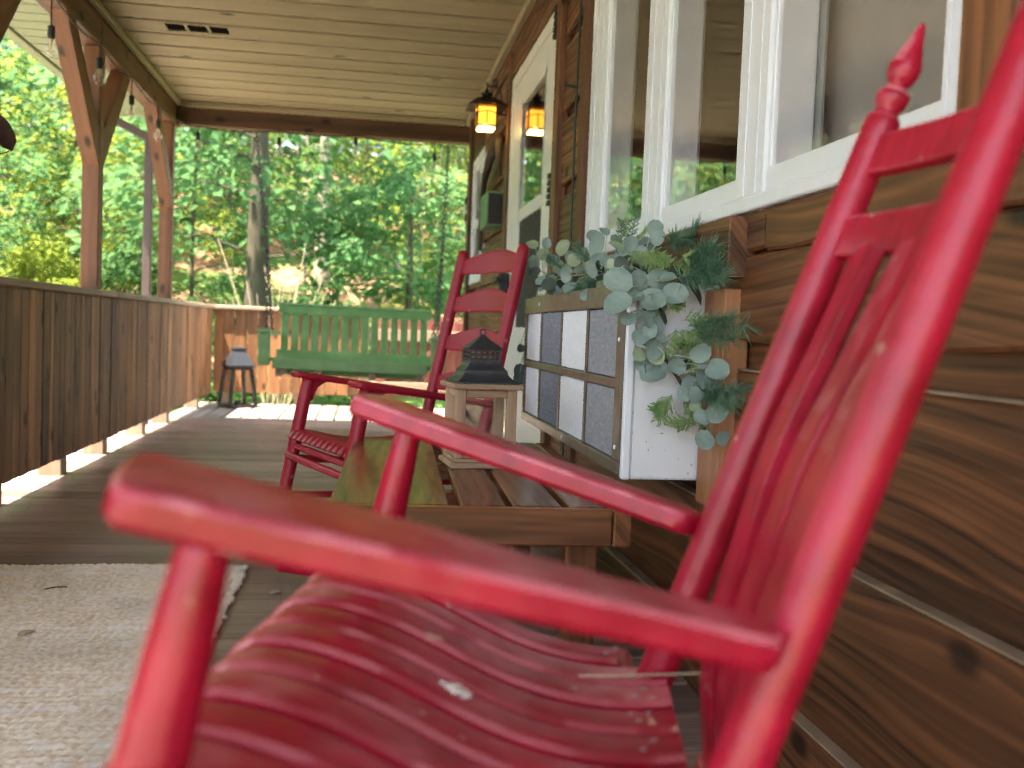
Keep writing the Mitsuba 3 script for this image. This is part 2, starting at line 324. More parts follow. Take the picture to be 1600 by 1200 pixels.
# ------------------------------------------------------------------ the cabin
cabin = thing('cabin', 'wooden cabin with plank walls, white windows and door, and a covered porch', 'house')
WALL = cabin + '__wall'
Y0, Y1 = -1.6, 7.6
OPEN = [(1.222, 3.50, 1.062, 2.16), (4.10, 5.46, .03, 2.17), (6.76, 7.46, 1.13, 2.04), (2.10, 3.50, .482, .925)]   # window, door, far window, air conditioner
def wallpieces(y0, y1, z0, z1):
    """The parts of a strip of wall that no opening takes away."""
    near = [o for o in OPEN if o[2] < z1 and o[3] > z0]
    ys = sorted({y0, y1, *[min(max(o[k], y0), y1) for o in near for k in (0, 1)]}); out = []
    for a, b in zip(ys, ys[1:]):
        if b - a < .004: continue
        zs = [(z0, z1)]
        for o in OPEN:
            if o[0] < (a + b) / 2 < o[1]:
                zs = [q for s in zs for q in ((s[0], min(s[1], o[2])), (max(s[0], o[3]), s[1])) if q[1] - q[0] > .004]
        out += [(a, b, *q) for q in zs]
    return out
back = [cbox(W + .025, W + .12, a, b, c, d, 0) for (a, b, c, d) in wallpieces(Y0, Y1, -.02, 2.6)]
put('wall', join(back), 'siding_wood', axis=1, parent=cabin)
rows = [(-.01, .135)] + [(.193 + .3 * k, .436 + .3 * k) for k in range(8)]
rows[3:4] = [(.795, .971), (.977, 1.058)]
def waney(a, b, c, d):
    """A slab of siding with a slightly wavy lower edge and an eased top edge."""
    n = max(3, int((b - a) / .12)); ys = np.linspace(a + .0015, b - .0015, n); ph = R.uniform(0, 9)
    zl = c + .003 * np.sin(ys * 7 + ph) + .0025 * np.sin(ys * 19 + 2 * ph); pr = []
    for yy, z in zip(ys, zl):
        pr.append([(W + .024, yy, z), (W + .004, yy, z), (W - .002, yy, z + .006), (W - .002, yy, d - .006), (W + .003, yy, d), (W + .024, yy, d)])
    v = np.array(pr).reshape(-1, 3); m = 6; i, j = np.meshgrid(np.arange(n - 1), np.arange(m), indexing='ij'); i, j = i.ravel(), j.ravel()
    q = np.stack([i * m + j, i * m + (j + 1) % m, (i + 1) * m + (j + 1) % m, (i + 1) * m + j], 1)
    f = np.vstack([q[:, [0, 1, 2]], q[:, [0, 2, 3]], [[0, k + 1, k] for k in range(1, m - 1)], [[(n - 1) * m, (n - 1) * m + k, (n - 1) * m + k + 1] for k in range(1, m - 1)]])
    return v, f
for c, d in rows:
    cuts = [Y0, *{.977: [1.86]}.get(c, sorted(R.uniform(-.9, .2, 1))), Y1]
    if .1 < d < .8 or d > 1.06:
        for (a, b, e, g) in wallpieces(Y0, Y1, d + .0005, min(d + .0045, 2.4)):
            if g - e > .003: put('lit_edge_strip', cbox(W - .0015, W + .024, a + .001, b - .001, e, g, 0), 'lit_edge_tone', parent=WALL)  # pale strip standing in for light caught on the board's top edge
    for p, q in zip(cuts, cuts[1:]):
        for (a, b, e, g) in wallpieces(p, q, c, min(d, 2.40)):
            if g - e > .02 and b - a > .03: put('board', waney(a, b, e, g), 'siding_wood', axis=1, parent=WALL)
for (a, b, z0, z1, mat, x0) in [(4.00, 4.10, -.01, 2.32, 'siding_wood', .742), (3.505, 3.60, -.01, 2.38, 'beam_wood', .748), (5.46, 5.55, -.01, 2.32, 'siding_wood', .742), (4.10, 5.46, 2.17, 2.27, 'siding_wood', .743),
                                 (1.972, 2.098, .44, .905, 'cedar_wood', .733), (1.955, 3.50, .927, 1.052, 'siding_wood', .728), (7.47, 7.60, -.01, 2.40, 'beam_wood', .740), (1.10, 1.215, 1.06, 2.40, 'siding_wood', .75)]:
    put('trim_board', cbox(x0, W + .02, a, b, z0, z1, .003), mat, axis=2 if z1 - z0 > b - a else 1, parent=WALL)
# windows
def window(name, y0, y1, z0, z1, parts, rail=None):
    w = cabin + '__' + name
    i = 0
    while w in scene: i += 1; w = f'{cabin}__{name}_{i:03d}'
    fr = [cbox(W - .008, W + .10, y0, y1, z0, z0 + .03, .003), cbox(W - .004, W + .10, y0, y1, z1 - .05, z1, .003)]
    for (a, b) in parts:
        fr += [cbox(W - .003, W + .10, a, b, z0 + .0305, z1 - .0505, .002), cbox(W - .006, W - .0035, a + (b - a) * .22, a + (b - a) * .42, z0 + .031, z1 - .051, .002), cbox(W - .007, W - .0035, a + (b - a) * .62, a + (b - a) * .74, z0 + .031, z1 - .051, .002)]
    scene_key = put(name, join(fr), 'white_vinyl', parent=cabin)
    gl = [(p[1], q[0]) for p, q in zip(parts, parts[1:])]
    for a, b in gl:
        sash = [cbox(W + .003, W + .09, a + .001, b - .001, z0 + .031, z0 + .078, .003), cbox(W + .003, W + .09, a + .001, b - .001, z1 - .09, z1 - .051, .003),
                cbox(W + .005, W + .09, a + .0005, a + .014, z0 + .0785, z1 - .0905, .002), cbox(W + .005, W + .09, b - .014, b - .0005, z0 + .0785, z1 - .0905, .002)]
        if rail: sash.append(cbox(W + .004, W + .09, a + .015, b - .015, rail - .03, rail + .03, .003))
        put('sash', join(sash), 'white_vinyl', parent=scene_key)
        x = W + .010
        put('pane', (np.array([[x, a + .012, z0 + .07], [x, b - .012, z0 + .07], [x, b - .012, z1 - .08], [x, a + .012, z1 - .08]]), np.array([[0, 2, 1], [0, 3, 2]])), 'pane_glass', parent=scene_key)
    return scene_key
win = window('window', 1.222, 3.50, 1.062, 2.16, [(1.223, 1.275), (1.885, 2.035), (2.58, 2.765), (3.27, 3.499)])
labels[win] = {'label': 'wide white three pane window with curtains behind its glass'}
win2 = window('window', 6.76, 7.46, 1.13, 2.04, [(6.761, 6.84), (7.38, 7.459)], rail=1.56)
labels[win2] = {'label': 'narrow white sash window beyond the door'}
put('screen', cbox(W + .05, W + .055, 6.86, 7.36, 1.2, 1.53, 0), 'dark_screen', parent=win2)
# door
dfr = [cbox(W - .012, W + .10, 4.101, 4.155, .03, 2.165, .003), cbox(W - .012, W + .10, 5.405, 5.459, .03, 2.165, .003), cbox(W - .012, W + .10, 4.156, 5.404, 2.11, 2.165, .003),
       cbox(W - .004, W + .03, 4.157, 4.425, .05, 2.108, .004), cbox(W - .004, W + .03, 5.10, 5.403, .05, 2.108, .004), cbox(W - .0035, W + .028, 4.426, 5.099, 1.36, 1.425, .004), cbox(W - .0035, W + .028, 4.426, 5.099, 1.96, 2.108, .004), cbox(W - .0035, W + .028, 4.426, 5.099, .05, .82, .004)]
door = put('door', join(dfr), 'door_white', parent=cabin)
labels[door] = {'label': 'white storm door with glass above and dark screen below'}
x = W + .002
put('pane', (np.array([[x, 4.42, 1.42], [x, 5.105, 1.42], [x, 5.105, 1.965], [x, 4.42, 1.965]]), np.array([[0, 2, 1], [0, 3, 2]])), 'pane_glass', parent=door)
put('screen', cbox(W + .004, W + .008, 4.42, 5.105, .815, 1.365, 0), 'dark_screen', parent=door)
for a, b, c, d in [(4.412, 4.43, 1.41, 1.97), (5.085, 5.112, 1.41, 1.97)]: put('bead', cbox(W - .008, W - .0045, a, b, c, d, 0), 'steel', parent=door)
for z0 in (1.33, 2.02):
    put('hinge', join([cbox(W - .03, W - .012, 4.12, 4.165, z0 + .028 * k, z0 + .02 + .028 * k, .002) for k in range(5)]), 'black_metal', parent=door)
put('handle', join([cbox(W - .06, W - .0045, 5.33, 5.39, 1.0, 1.11, .008), cbox(W - .095, W - .061, 5.2, 5.37, 1.06, 1.085, .006)]), 'black_metal', parent=door)
put('inner_door', cbox(W + .10, W + .14, 4.11, 5.45, .03, 2.16, .003), 'interior_wood', axis=2, parent=cabin)
# the room behind the window
rm = [cbox(3.4, 3.45, -1.6, 7.6, -.02, 2.45, 0), cbox(W + .13, 3.4, -1.6, -1.55, -.02, 2.45, 0), cbox(W + .13, 3.4, 7.55, 7.6, -.02, 2.45, 0), cbox(W + .13, 3.4, -1.55, 7.55, -.05, -.02, 0), cbox(W + .13, 3.4, -1.55, 7.55, 2.45, 2.5, 0), cbox(W + .15, 3.4, 3.85, 3.9, -.02, 2.45, 0)]
put('room', join(rm), 'room_wall', parent=cabin)
# ceiling
CEIL = cabin + '__ceiling'
y = 7.79; VENT = (-1.15, -.79, 5.775, 5.915)
put('ceiling', cbox(-1.5, W + .12, -.7, 7.93, 2.43, 2.45, 0), 'interior_wood', axis=0, parent=cabin)
while y > -.7:
    a, b = max(y - .228, -.7), y
    if a < VENT[2] and VENT[3] < b:
        v0, v1, v2, v3 = VENT
        m = join([cbox(-1.43, v0, a, b, 2.41, 2.429, .004), cbox(v1, W, a, b, 2.41, 2.429, .004), cbox(v0, v1, a, v2, 2.41, 2.429, 0), cbox(v0, v1, v3, b, 2.41, 2.429, 0)])
    else: m = cbox(-1.43, W, a, b, 2.41 + R.uniform(0, .0015), 2.429, .004)
    put('board', m, 'ceiling_paint', axis=0, parent=CEIL); y -= .258
v0, v1, v2, v3 = VENT
vent = put('vent', join([cbox(v0 + .001, v1 - .001, v2 + .001, v3 - .001, 2.4135, 2.4175, 0)]), 'vent_depth_shade', parent=cabin)  # black sheet standing in for the shade inside the vent openings
put('frame', join([cbox(v0 - .012, v0 + .012, v2 - .01, v3 + .01, 2.4075, 2.413, .002), cbox(v1 - .012, v1 + .012, v2 - .01, v3 + .01, 2.4075, 2.413, .002)] +
    [cbox(a - .009, a + .009, v2 - .009, v3 + .009, 2.4077, 2.4128, .002) for a in (v0 + .12, v0 + .24)] + [cbox(v0 + .0125, v1 - .0125, a, a + .007, 2.4076, 2.4127, 0) for a in (v2 - .006, v3 - .001)]), 'ceiling_paint', axis=0, parent=vent)
put('ceiling_trim', cbox(-1.427, -1.392, -.7, 7.79, 2.372, 2.408, .006), 'ceiling_paint', axis=1, parent=cabin)
put('ceiling_trim', cbox(W - .045, W - .003, -.7, 7.79, 2.365, 2.408, .006), 'ceiling_paint', axis=1, parent=cabin)
put('ceiling_trim', cbox(-1.39, W - .046, 7.745, 7.797, 2.368, 2.408, .006), 'ceiling_paint', axis=0, parent=cabin)
for a, b in ((-.7, 1.7), (1.703, 5.66), (5.663, 7.93)): put('beam', cbox(-1.55, -1.43, a, b, 2.232, 2.425, .006), 'beam_wood', axis=1, parent=cabin)
put('beam', cbox(-1.428, W + .02, 7.80, 7.93, 2.245, 2.425, .006), 'beam_wood', axis=0, parent=cabin)
put('roof', join([cbox(-2.02, 4.0, -.9, 7.99, 2.46, 2.60, .01), cbox(-1.95, -1.56, -.8, 7.98, 2.40, 2.455, 0)]), 'room_wall', parent=cabin)
y = 7.95
while y > 2:
    put('soffit_board', cbox(-1.90, -1.552, y - .138, y - .004, 2.30, 2.315, .003), 'soffit_paint', parent=cabin); y -= .15
put('soffit_board', cbox(-1.90, -1.552, -.8, 2.0, 2.30, 2.315, .005), 'soffit_paint', parent=cabin)
put('fascia', cbox(-1.97, -1.902, -.8, 7.98, 2.285, 2.47, .005), 'soffit_paint', parent=cabin)
put('fascia', cbox(-1.97, W + .1, 7.945, 7.985, 2.31, 2.455, .005), 'downspout_brown', parent=cabin)
put('downspout', join([bar((-1.94, 7.9, 2.28), (-1.64, 7.9, 2.135), .05, .06, (0, 1, 0)), cbox(-1.675, -1.615, 7.87, 7.93, -.4, 2.15, .006)]), 'downspout_brown', parent=cabin)
for yp in (1.75, 3.87, 5.655, 7.675):
    po = put('post', cbox(-1.522, -1.432, yp, yp + .092, .936, 2.231, .005), 'post_wood', axis=2, parent=cabin)
    legs = [((-1.477, yp + .04, 1.56), (-1.477, yp - .60, 2.25))]
    if yp < 7: legs.append(((-1.477, yp + .05, 1.56), (-1.477, yp + .69, 2.25)))
    for p0, p1 in legs:
        p0, p1 = np.array(p0), np.array(p1); d = 1 if p1[1] > p0[1] else -1
        o = np.array([[0, 0], [0, .13], [.60, .70], [.60, .57]]) * 1.0
        poly = np.array([[yp + .092 if d > 0 else yp, 1.60], [yp + .092 if d > 0 else yp, 1.80], [yp + .046 + d * .50, 2.231], [yp + .046 + d * .66, 2.231]])
        A = np.array(poly); ar = sum(A[i, 0] * A[(i + 1) % 4, 1] - A[(i + 1) % 4, 0] * A[i, 1] for i in range(4))
        if ar < 0: A = A[::-1]
        m = slab(A, .086, .004, ((-1.477, 0, 0), (0, 1, 0), (0, 0, 1), (1, 0, 0)))
        put('brace', m, 'post_wood', uv=baruv(p0, p1, m[0]), parent=po)

# ------------------------------------------------------------------ railings
rail = thing('railing', 'long brown porch railing of upright boards along the left side', 'railing')
y = .6
while y < 9.83:
    w = R.choice([.062, .088, .088, .1]); k = R.uniform(-.0025, .0025)
    put('slat', cbox(-1.458 + k, -1.438 + k, y, min(y + w - .006, 9.84), .095 + R.uniform(-.004, .004), .90, .003), 'slat_wood', axis=2, parent=rail); y += w
put('cap', cbox(-1.56, -1.415, .6, 6.05, .901, .936, .006), 'cap_wood', axis=1, parent=rail)
put('cap', cbox(-1.56, -1.415, 6.053, 9.97, .901, .936, .006), 'cap_wood', axis=1, parent=rail)
put('stringer', cbox(-1.50, -1.460, .6, 9.8, .16, .25, .004), 'slat_wood', axis=1, parent=rail)
for yp in (2.3, 3.3, 4.25, 5.16, 5.96, 6.98, 7.82, 9.2): put('post', cbox(-1.575, -1.4625, yp, yp + .10, -.034, .15, .004), 'cap_wood', axis=2, parent=rail)
rail2 = thing('railing', 'low brown board railing across the far end of the deck', 'railing')
x = -1.42
while x < -.02:
    w = R.choice([.088, .1, .12]); k = R.uniform(-.003, .003)
    put('slat', cbox(x, min(x + w - .005, -.02), 9.84 + k, 9.862 + k, .105 + R.uniform(-.006, .006), .90, .003), 'slat_wood', axis=2, parent=rail2); x += w
put('cap', cbox(-1.414, .02, 9.80, 9.955, .9015, .9365, .006), 'cap_wood', axis=0, parent=rail2)
for xp in (-.62, .0, -1.3): put('post', cbox(xp - .045, xp + .045, 9.87, 9.96, -.034, .90, .004), 'cap_wood', axis=2, parent=rail2)
gate = thing('gate', 'reddish brown board gate with pale rails and a diagonal brace behind the swing', 'gate')
x = .06
while x < .98:
    put('board', cbox(x, x + .094, 9.90, 9.92, .10, .88 + .02 * math.sin(x * 5), .003), 'gate_wood', axis=2, parent=gate); x += R.choice([.098, .12])
for z0, z1 in ((.66, .765), (.16, .25)): put('rail', cbox(.05, .99, 9.86, 9.899, z0, z1, .004), 'cap_wood', axis=0, parent=gate)
m = bar((.12, 9.878, .27), (.92, 9.878, .65), .035, .09, (0, 1, 0)); put('brace', m, 'gate_wood', uv=baruv((.12, 0, .27), (.92, 0, .65), m[0]), parent=gate)
put('post', cbox(.995, 1.085, 9.86, 9.95, -.034, .93, .004), 'cedar_wood', axis=2, parent=gate)
put('post_cap', cbox(.985, 1.10, 9.85, 9.96, .931, .955, .004), 'cap_wood', axis=0, parent=gate)

# ------------------------------------------------------------------ near rocking chair
def chair_space(x0, y0, th):
    fw = np.array([math.cos(th), math.sin(th), 0]); U = np.array([fw[1], -fw[0], 0]); U = U if U[1] > 0 else -U
    o = np.array([x0, y0, 0.])
    return (lambda w, v, z: o + w * U - v * fw + np.array([0, 0, z])), U, -fw
def near_chair():
    L, U, B = chair_space(.222, .812, math.radians(167.74))
    c = thing('rocking_chair', 'glossy red rocking chair with pointed finials in the foreground', 'rocking chair')
    M = 'red_paint'
    post = lambda s, z: L(s * (.191 - .016 * (z - .3) / .684), .233 * (z - .3) / .684, z)
    zt = 1.114
    for s in (-1, 1):
        p0, p1 = post(s, .05), post(s, zt); h = zt - .05; fr = lambda z: (z - .05) / h
        prof = [(0, .014), (fr(.12), .0185), (fr(.45), .0195), (fr(.9), .0185), (fr(1.012), .0175), (fr(1.022), .0165), (fr(1.027), .012), (fr(1.031), .012), (fr(1.035), .0145), (fr(1.041), .0165), (fr(1.047), .0155), (fr(1.052), .010),
                (fr(1.055), .0095), (fr(1.058), .0125), (fr(1.066), .0155), (fr(1.074), .0155), (fr(1.086), .0115), (fr(1.1), .0065), (fr(1.109), .0046), (1, .003)]
        put('rear_post', lathe(p0, p1, prof, 28), M, True, parent=c)
        f0, f1 = L(s * .345, -.375, .05), L(s * .322, -.236, .698); d = f1 - f0
        put('front_post', lathe(f0, f1, [(0, .016), (.15, .0195), (.45, .0228), (.72, .022), (.88, .0185), (1, .0135)], 28), M, True, parent=c)
        # arm: a shaped board sloping down to the rear post
        a0, a1 = L(s * .313, -.284, .706), L(s * .206, .083, .606); ln = np.linalg.norm(a1 - a0); sx = (a1 - a0) / ln
        tx = unit(U - (U @ sx) * sx); nx = np.cross(sx, tx); nx = nx if nx[2] > 0 else -nx
        k = np.linspace(0, 1, 26); hw = .024 + .021 * np.clip(1 - k / .75, 0, 1) + .004 * np.sin(k * 3.1)
        up = np.stack([k * (ln - .006), hw + .002], 1); dn = np.stack([k * (ln - .006), -hw - .002], 1)
        tip = np.array([[-.012 * math.cos(a) ** .8, .046 * math.sin(a)] for a in np.linspace(-1.2, 1.2, 9)])
        end = np.array([[ln - .006 + .014 * math.cos(a), .019 * math.sin(a)] for a in np.linspace(-1.2, 1.2, 6)])
        out = np.vstack([dn, end, up[::-1], tip[::-1]])
        m = slab(out, .024, .005, (a0, sx, tx * (1 if np.cross(sx, tx) @ nx > 0 else -1), nx))
        put('arm', m, M, 40, parent=c)
        # rocker
        R0 = 1.25; P = [L(s * .26, v, .012 + .35 * (v + .12) ** 2) for v in np.linspace(-.56, .52, 26)]
        put('rocker', sweep(P, U, .026, .05), M, 40, parent=c)
    # slatted back
    for z, hh in ((.984, .042), (.903, .042)):
        a, b = post(-1, z), post(1, z); k = np.linspace(0, 1, 22)
        P = a + (b - a) * k[:, None] + B * (.050 * np.sin(np.pi * k))[:, None]
        t = unit(post(1, 1.0) - post(1, .5)); n = len(P)
        put('back_rail', sweep(P, t, hh, .015, .12), M, 40, parent=c)
    for i, w in enumerate(np.linspace(-.113, .113, 4)):
        w = w + .002; k = .5 + w / .37; off = .050 * math.sin(np.pi * k) - .004
        P = [post(0, z) * [1, 1, 1] + U * w * (1 - .05 * (z - .9)) + B * (off * min(1, max(0.0, (z - .5) / .4)) ) for z in (.888, .84, .78, .70)]
        v1 = .233 * (.60 - .3) / .684
        P += [L(w, v1 + off * .3 + .012, .60), L(w, .095 + off * .2, .50), L(w, .098 + off * .2, .40), L(w, .105 + off * .2, .33)]
        put('back_slat', sweep(spline(P, 22), U, .060, .018, .2), M, 40, parent=c)
    put('back_rail', sweep([L(w, .10 + .02 * math.cos(w * 8), .345) for w in np.linspace(-.185, .185, 9)], (0, 0, 1), .05, .014, .3), M, 40, parent=c)
    # curved seat slats from front to back
    prof = spline([(-.335, .455), (-.338, .492), (-.318, .519), (-.272, .523), (-.20, .503), (-.11, .463), (-.03, .443), (.06, .446)], 30)
    for i in range(9):
        w = .252 - .0625 * i
        pr = prof[prof[:, 0] < (.025 if i in (0, 8) else .09)]
        P = [L(w, v, z - .0015 * (i % 2)) for v, z in pr]
        m = sweep(P, U, .052, .015, .28)
        put('seat_slat', m, M, 40, parent=c)
    for v, z in ((-.30, .495), (.02, .425)): put('seat_rail', tube([L(-.30, v, z), L(.30, v, z)], .013, 14), M, True, parent=c)
    for s in (-1, 1):
        put('rung', tube([L(s * .335, -.30, .40), L(s * .195, .02, .38)], .011, 14), M, True, parent=c)
        put('rung', tube([L(s * .338, -.345, .2), L(s * .2, -.02, .2)], .011, 14), M, True, parent=c)
    put('rung', tube([L(-.338, -.33, .27), L(.338, -.33, .27)], .012, 14), M, True, parent=c)
    put('rung', tube([L(-.338, -.35, .17), L(.338, -.35, .17)], .012, 14), M, True, parent=c)
    # nail heads and a white dropping on the seat
    nails = []
    for i in range(9):
        w = .252 - .0625 * i
        nails += [ball(L(w + .008, .012 if i in (0, 8) else .035, .4515), .0028, 1, (1, 1, .35)), ball(L(w - .012, -.0 if i in (0, 8) else .025, .4512), .0028, 1, (1, 1, .35))]
    put('nail_head', join(nails), 'steel', True, parent=c); labels[c + '__nail_head'] = {'kind': 'stuff'}
    sp = [ball(L(.012 + a, -.145 + b, .4868 - .42 * b), r, 1, (1.2, .9, .25)) for a, b, r in ((0, 0, .0075), (.006, .004, .006), (-.005, .006, .006), (.001, .010, .0065), (-.004, .015, .005), (.004, .017, .0035), (.0, -.007, .004))]
    put('bird_dropping', join(sp), 'white_spot', True, parent=c)
    st = thing('straw', 'thin dry straw lying on the red seat slats', 'straw')
    put(st, tube(spline([L(.155, -.03, .4535), L(.16, .04, .457), L(.165, .105, .462)], 8), .0011, 6), 'dry_straw', True)
near_chair()

# ------------------------------------------------------------------ far rocking chair
def far_chair():
    L, U, B = chair_space(.140, 3.392, math.radians(202.38)); L0 = L
    c = thing('rocking_chair', 'red ladder back rocking chair standing beyond the slatted table', 'rocking chair')
    M = 'red_matte'
    post = lambda s, z: L(s * .214, .252 + .070 * (z - .746) / .338, z)
    for s in (-1, 1):
        p0, p1 = L(s * .22, .105, .06), post(s, 1.092); h = 1.092 - .06
        put('rear_post', lathe(p0, p1, [(0, .017), (.3, .021), (.8, .0215), (.97, .021), (.985, .019), (.995, .014), (1, .004)], 22), M, True, parent=c)
        put('front_post', lathe(L(s * .262, -.352, .06), L(s * .262, -.247, .607), [(0, .018), (.2, .022), (.8, .023), (1, .021)], 22), M, True, parent=c)
        a0, a1 = L(s * .272, -.285, .620), L(s * .226, .215, .555); ln = np.linalg.norm(a1 - a0); sx = (a1 - a0) / ln
        tx = unit(U - (U @ sx) * sx); nx = np.cross(sx, tx); nx = nx if nx[2] > 0 else -nx
        k = np.linspace(0, 1, 16); hw = .022 + .022 * np.clip(1 - k / .6, 0, 1)
        out = np.vstack([np.stack([k * ln, -hw], 1), np.stack([k * ln, hw], 1)[::-1], [[-.02 * math.cos(a), .042 * math.sin(a)] for a in np.linspace(1.1, -1.1, 7)]])
        put('arm', slab(out, .022, .006, (a0, sx, tx * (1 if np.cross(sx, tx) @ nx > 0 else -1), nx)), M, 40, parent=c)
        cb = np.array([[-.235, .605], [-.235, .53], [-.215, .575], [-.19, .592], [-.15, .600], [-.15, .607]])
        A = cb if sum(cb[i, 0] * cb[(i + 1) % 6, 1] - cb[(i + 1) % 6, 0] * cb[i, 1] for i in range(6)) > 0 else cb[::-1]
        put('corbel', slab(A, .02, .002, (L(s * .264, 0, 0), B, (0, 0, 1), U)), M, 40, parent=c)
        P = [L(s * .245, v, .012 + .34 * (v + .1) ** 2 + .026) for v in np.linspace(-.50, .50, 24)]
        put('rocker', sweep(P, U, .03, .052), M, 40, parent=c)
        put('rung', tube([L(s * .262, -.30, .33), L(s * .22, .14, .30)], .0125, 12), M, True, parent=c)
        put('rung', tube([L(s * .262, -.325, .20), L(s * .22, .12, .19)], .0125, 12), M, True, parent=c)
    for zc in (1.027, .888, .746, .600):
        k = np.linspace(0, 1, 20); a, b = post(-1, zc), post(1, zc); t = unit(post(1, 1.0) - post(1, .7))
        arch = .017 * np.sin(np.pi * k) ** 1.2
        P = a + (b - a) * k[:, None] + B * (.03 * np.sin(np.pi * k))[:, None] + t * (arch)[:, None]
        put('ladder_slat', sweep(P, t, .052 + arch * 2.0, .012, .25), M, 40, parent=c)
    pr = spline([(-.318, .402), (-.31, .418), (-.285, .425), (-.2, .412), (-.05, .392), (.12, .402), (.2, .415)], 20)
    for i in range(11):
        w = -.235 + .047 * i; put('seat_slat', sweep([L(w, v, z) for v, z in pr], U, .033, .013, .25), M, 40, parent=c)
    for v, z in ((-.292, .372), (-.316, .34), (.14, .39)): put('rung', tube([L(-.262, v, z), L(.262, v, z)], .0125, 12), M, True, parent=c)
    put('rung', tube([L(-.262, -.33, .175), L(.262, -.33, .175)], .0125, 12), M, True, parent=c)
    put('rung', tube([L(-.22, .13, .2), L(.22, .13, .2)], .0125, 12), M, True, parent=c)
far_chair()

# ------------------------------------------------------------------ slatted table
tab = thing('coffee_table', 'glossy dark wood slatted table standing between the red chairs', 'table')
a0 = np.array([.240, 1.925, 0]); ang = math.radians(-1.93)
TY = np.array([-math.sin(ang), math.cos(ang), 0]); TX = np.array([math.cos(ang), math.sin(ang), 0])
def tb(x0, x1, y0, y1, z0, z1, ch=.004):
    v, f = cbox(x0, x1, y0, y1, z0, z1, ch); loc = v.copy()
    return (a0 + v[:, :1] * TX + v[:, 1:2] * TY + v[:, 2:] * [0, 0, 1]), f, loc
for (x0, x1, nm) in [(-.302, -.064, 'slat'), (-.040, .052, 'slat'), (.066, .166, 'slat'), (.182, .262, 'slat')]:
    v, f, l = tb(x0, x1, .0325, 1.128, .425, .45); put(nm, (v, f), 'table_wood', uv=puv(l, 1), parent=tab)
for (x0, x1, y0, y1, ax) in [(.264, .302, .0, 1.17, 1)]:
    v, f, l = tb(x0, x1, y0, y1, .375, .4502); put('side_rail', (v, f), 'table_wood', uv=puv(l, ax), parent=tab)
for (y0, y1) in ((.0015, .03), (1.13, 1.1685)):
    v, f, l = tb(-.302, .2625, y0, y1, .3755, .4498); put('apron', (v, f), 'table_wood', uv=puv(l, 0), parent=tab)
v, f, l = tb(-.302, -.28, .031, 1.129, .376, .424); put('side_rail', (v, f), 'table_wood', uv=puv(l, 1), parent=tab)
for yy in (.33, .80): v, f, l = tb(-.279, .263, yy, yy + .05, .38, .424); put('crossbar', (v, f), 'table_wood', uv=puv(l, 0), parent=tab)
for xx in (-.27, .18):
    for yy in (.06, 1.04): v, f, l = tb(xx, xx + .065, yy, yy + .065, 0, .42); put('leg', (v, f), 'table_wood', uv=puv(l, 2), parent=tab)

# ------------------------------------------------------------------ lantern on the table
lan = thing('lantern', 'wooden candle lantern with pagoda shaped black metal top on the table', 'lantern')
LX, LY, LZ = .302, 2.555, .4505; la = math.radians(6)
def lr(m):
    v, f = m[0], m[1]; c, s = math.cos(la), math.sin(la)
    return np.stack([LX + c * v[:, 0] - s * v[:, 1], LY + s * v[:, 0] + c * v[:, 1], LZ + v[:, 2]], 1), f
put('base', lr(cbox(-.089, .089, -.089, .089, 0, .014, .003)), 'lantern_wood', axis=0, parent=lan)
put('base', lr(cbox(-.080, .080, -.080, .080, .0142, .024, .003)), 'lantern_wood', axis=0, parent=lan)
for sx in (-1, 1):
    for sy in (-1, 1):
        put('corner_post', lr(cbox(sx * .066 - .012, sx * .066 + .012, sy * .066 - .012, sy * .066 + .012, .0243, .199, .002)), 'lantern_wood', axis=2, parent=lan)
for s in (-1, 1):
    for z0, z1 in ((.0245, .044), (.178, .1985)):
        put('frame_rail', lr(cbox(-.0535, .0535, s * .067 - .008, s * .067 + .008, z0, z1, .002)), 'lantern_wood', axis=0, parent=lan)
        put('frame_rail', lr(cbox(s * .067 - .008, s * .067 + .008, -.0535, .0535, z0, z1, .002)), 'lantern_wood', axis=1, parent=lan)
    g = np.array([[-.054, s * .066, .043], [.054, s * .066, .043], [.054, s * .066, .179], [-.054, s * .066, .179]]); q = np.array([[0, 1, 2], [0, 2, 3]])
    put('pane', lr((g, q)), 'pane_glass', parent=lan); put('pane', lr((g[:, [1, 0, 2]], q)), 'pane_glass', parent=lan)
put('top_board', lr(cbox(-.091, .091, -.091, .091, .1992, .213, .003)), 'lantern_wood', axis=0, parent=lan)
def sqloft(prof, cx=0, cy=0):
    """Square rings (half width, height) joined into a roof."""
    v = np.array([[sx * h, sy * h, z] for h, z in prof for sx, sy in ((-1, -1), (1, -1), (1, 1), (-1, 1))], float); f = []
    for i in range(len(prof) - 1):
        for j in range(4):
            a, b = i * 4 + j, i * 4 + (j + 1) % 4; f += [[a, b, b + 4], [a, b + 4, a + 4]]
    n = len(v) - 4; f += [[0, 2, 1], [0, 3, 2], [n, n + 1, n + 2], [n, n + 2, n + 3]]
    return v + [cx, cy, 0], np.array(f)
pr = [(.081, .2135), (.0805, .217)] + [(.0555 + .025 * (1 - t) ** 2.2, .217 + .029 * t) for t in np.linspace(.1, 1, 8)] + [(.0545, .2475)] + [(.040 + .0145 * (1 - t) ** 1.8, .2475 + .022 * t) for t in np.linspace(.15, 1, 6)]
top = put('roof', lr(sqloft(pr)), 'lantern_metal', 25, parent=lan)
vent_m = []
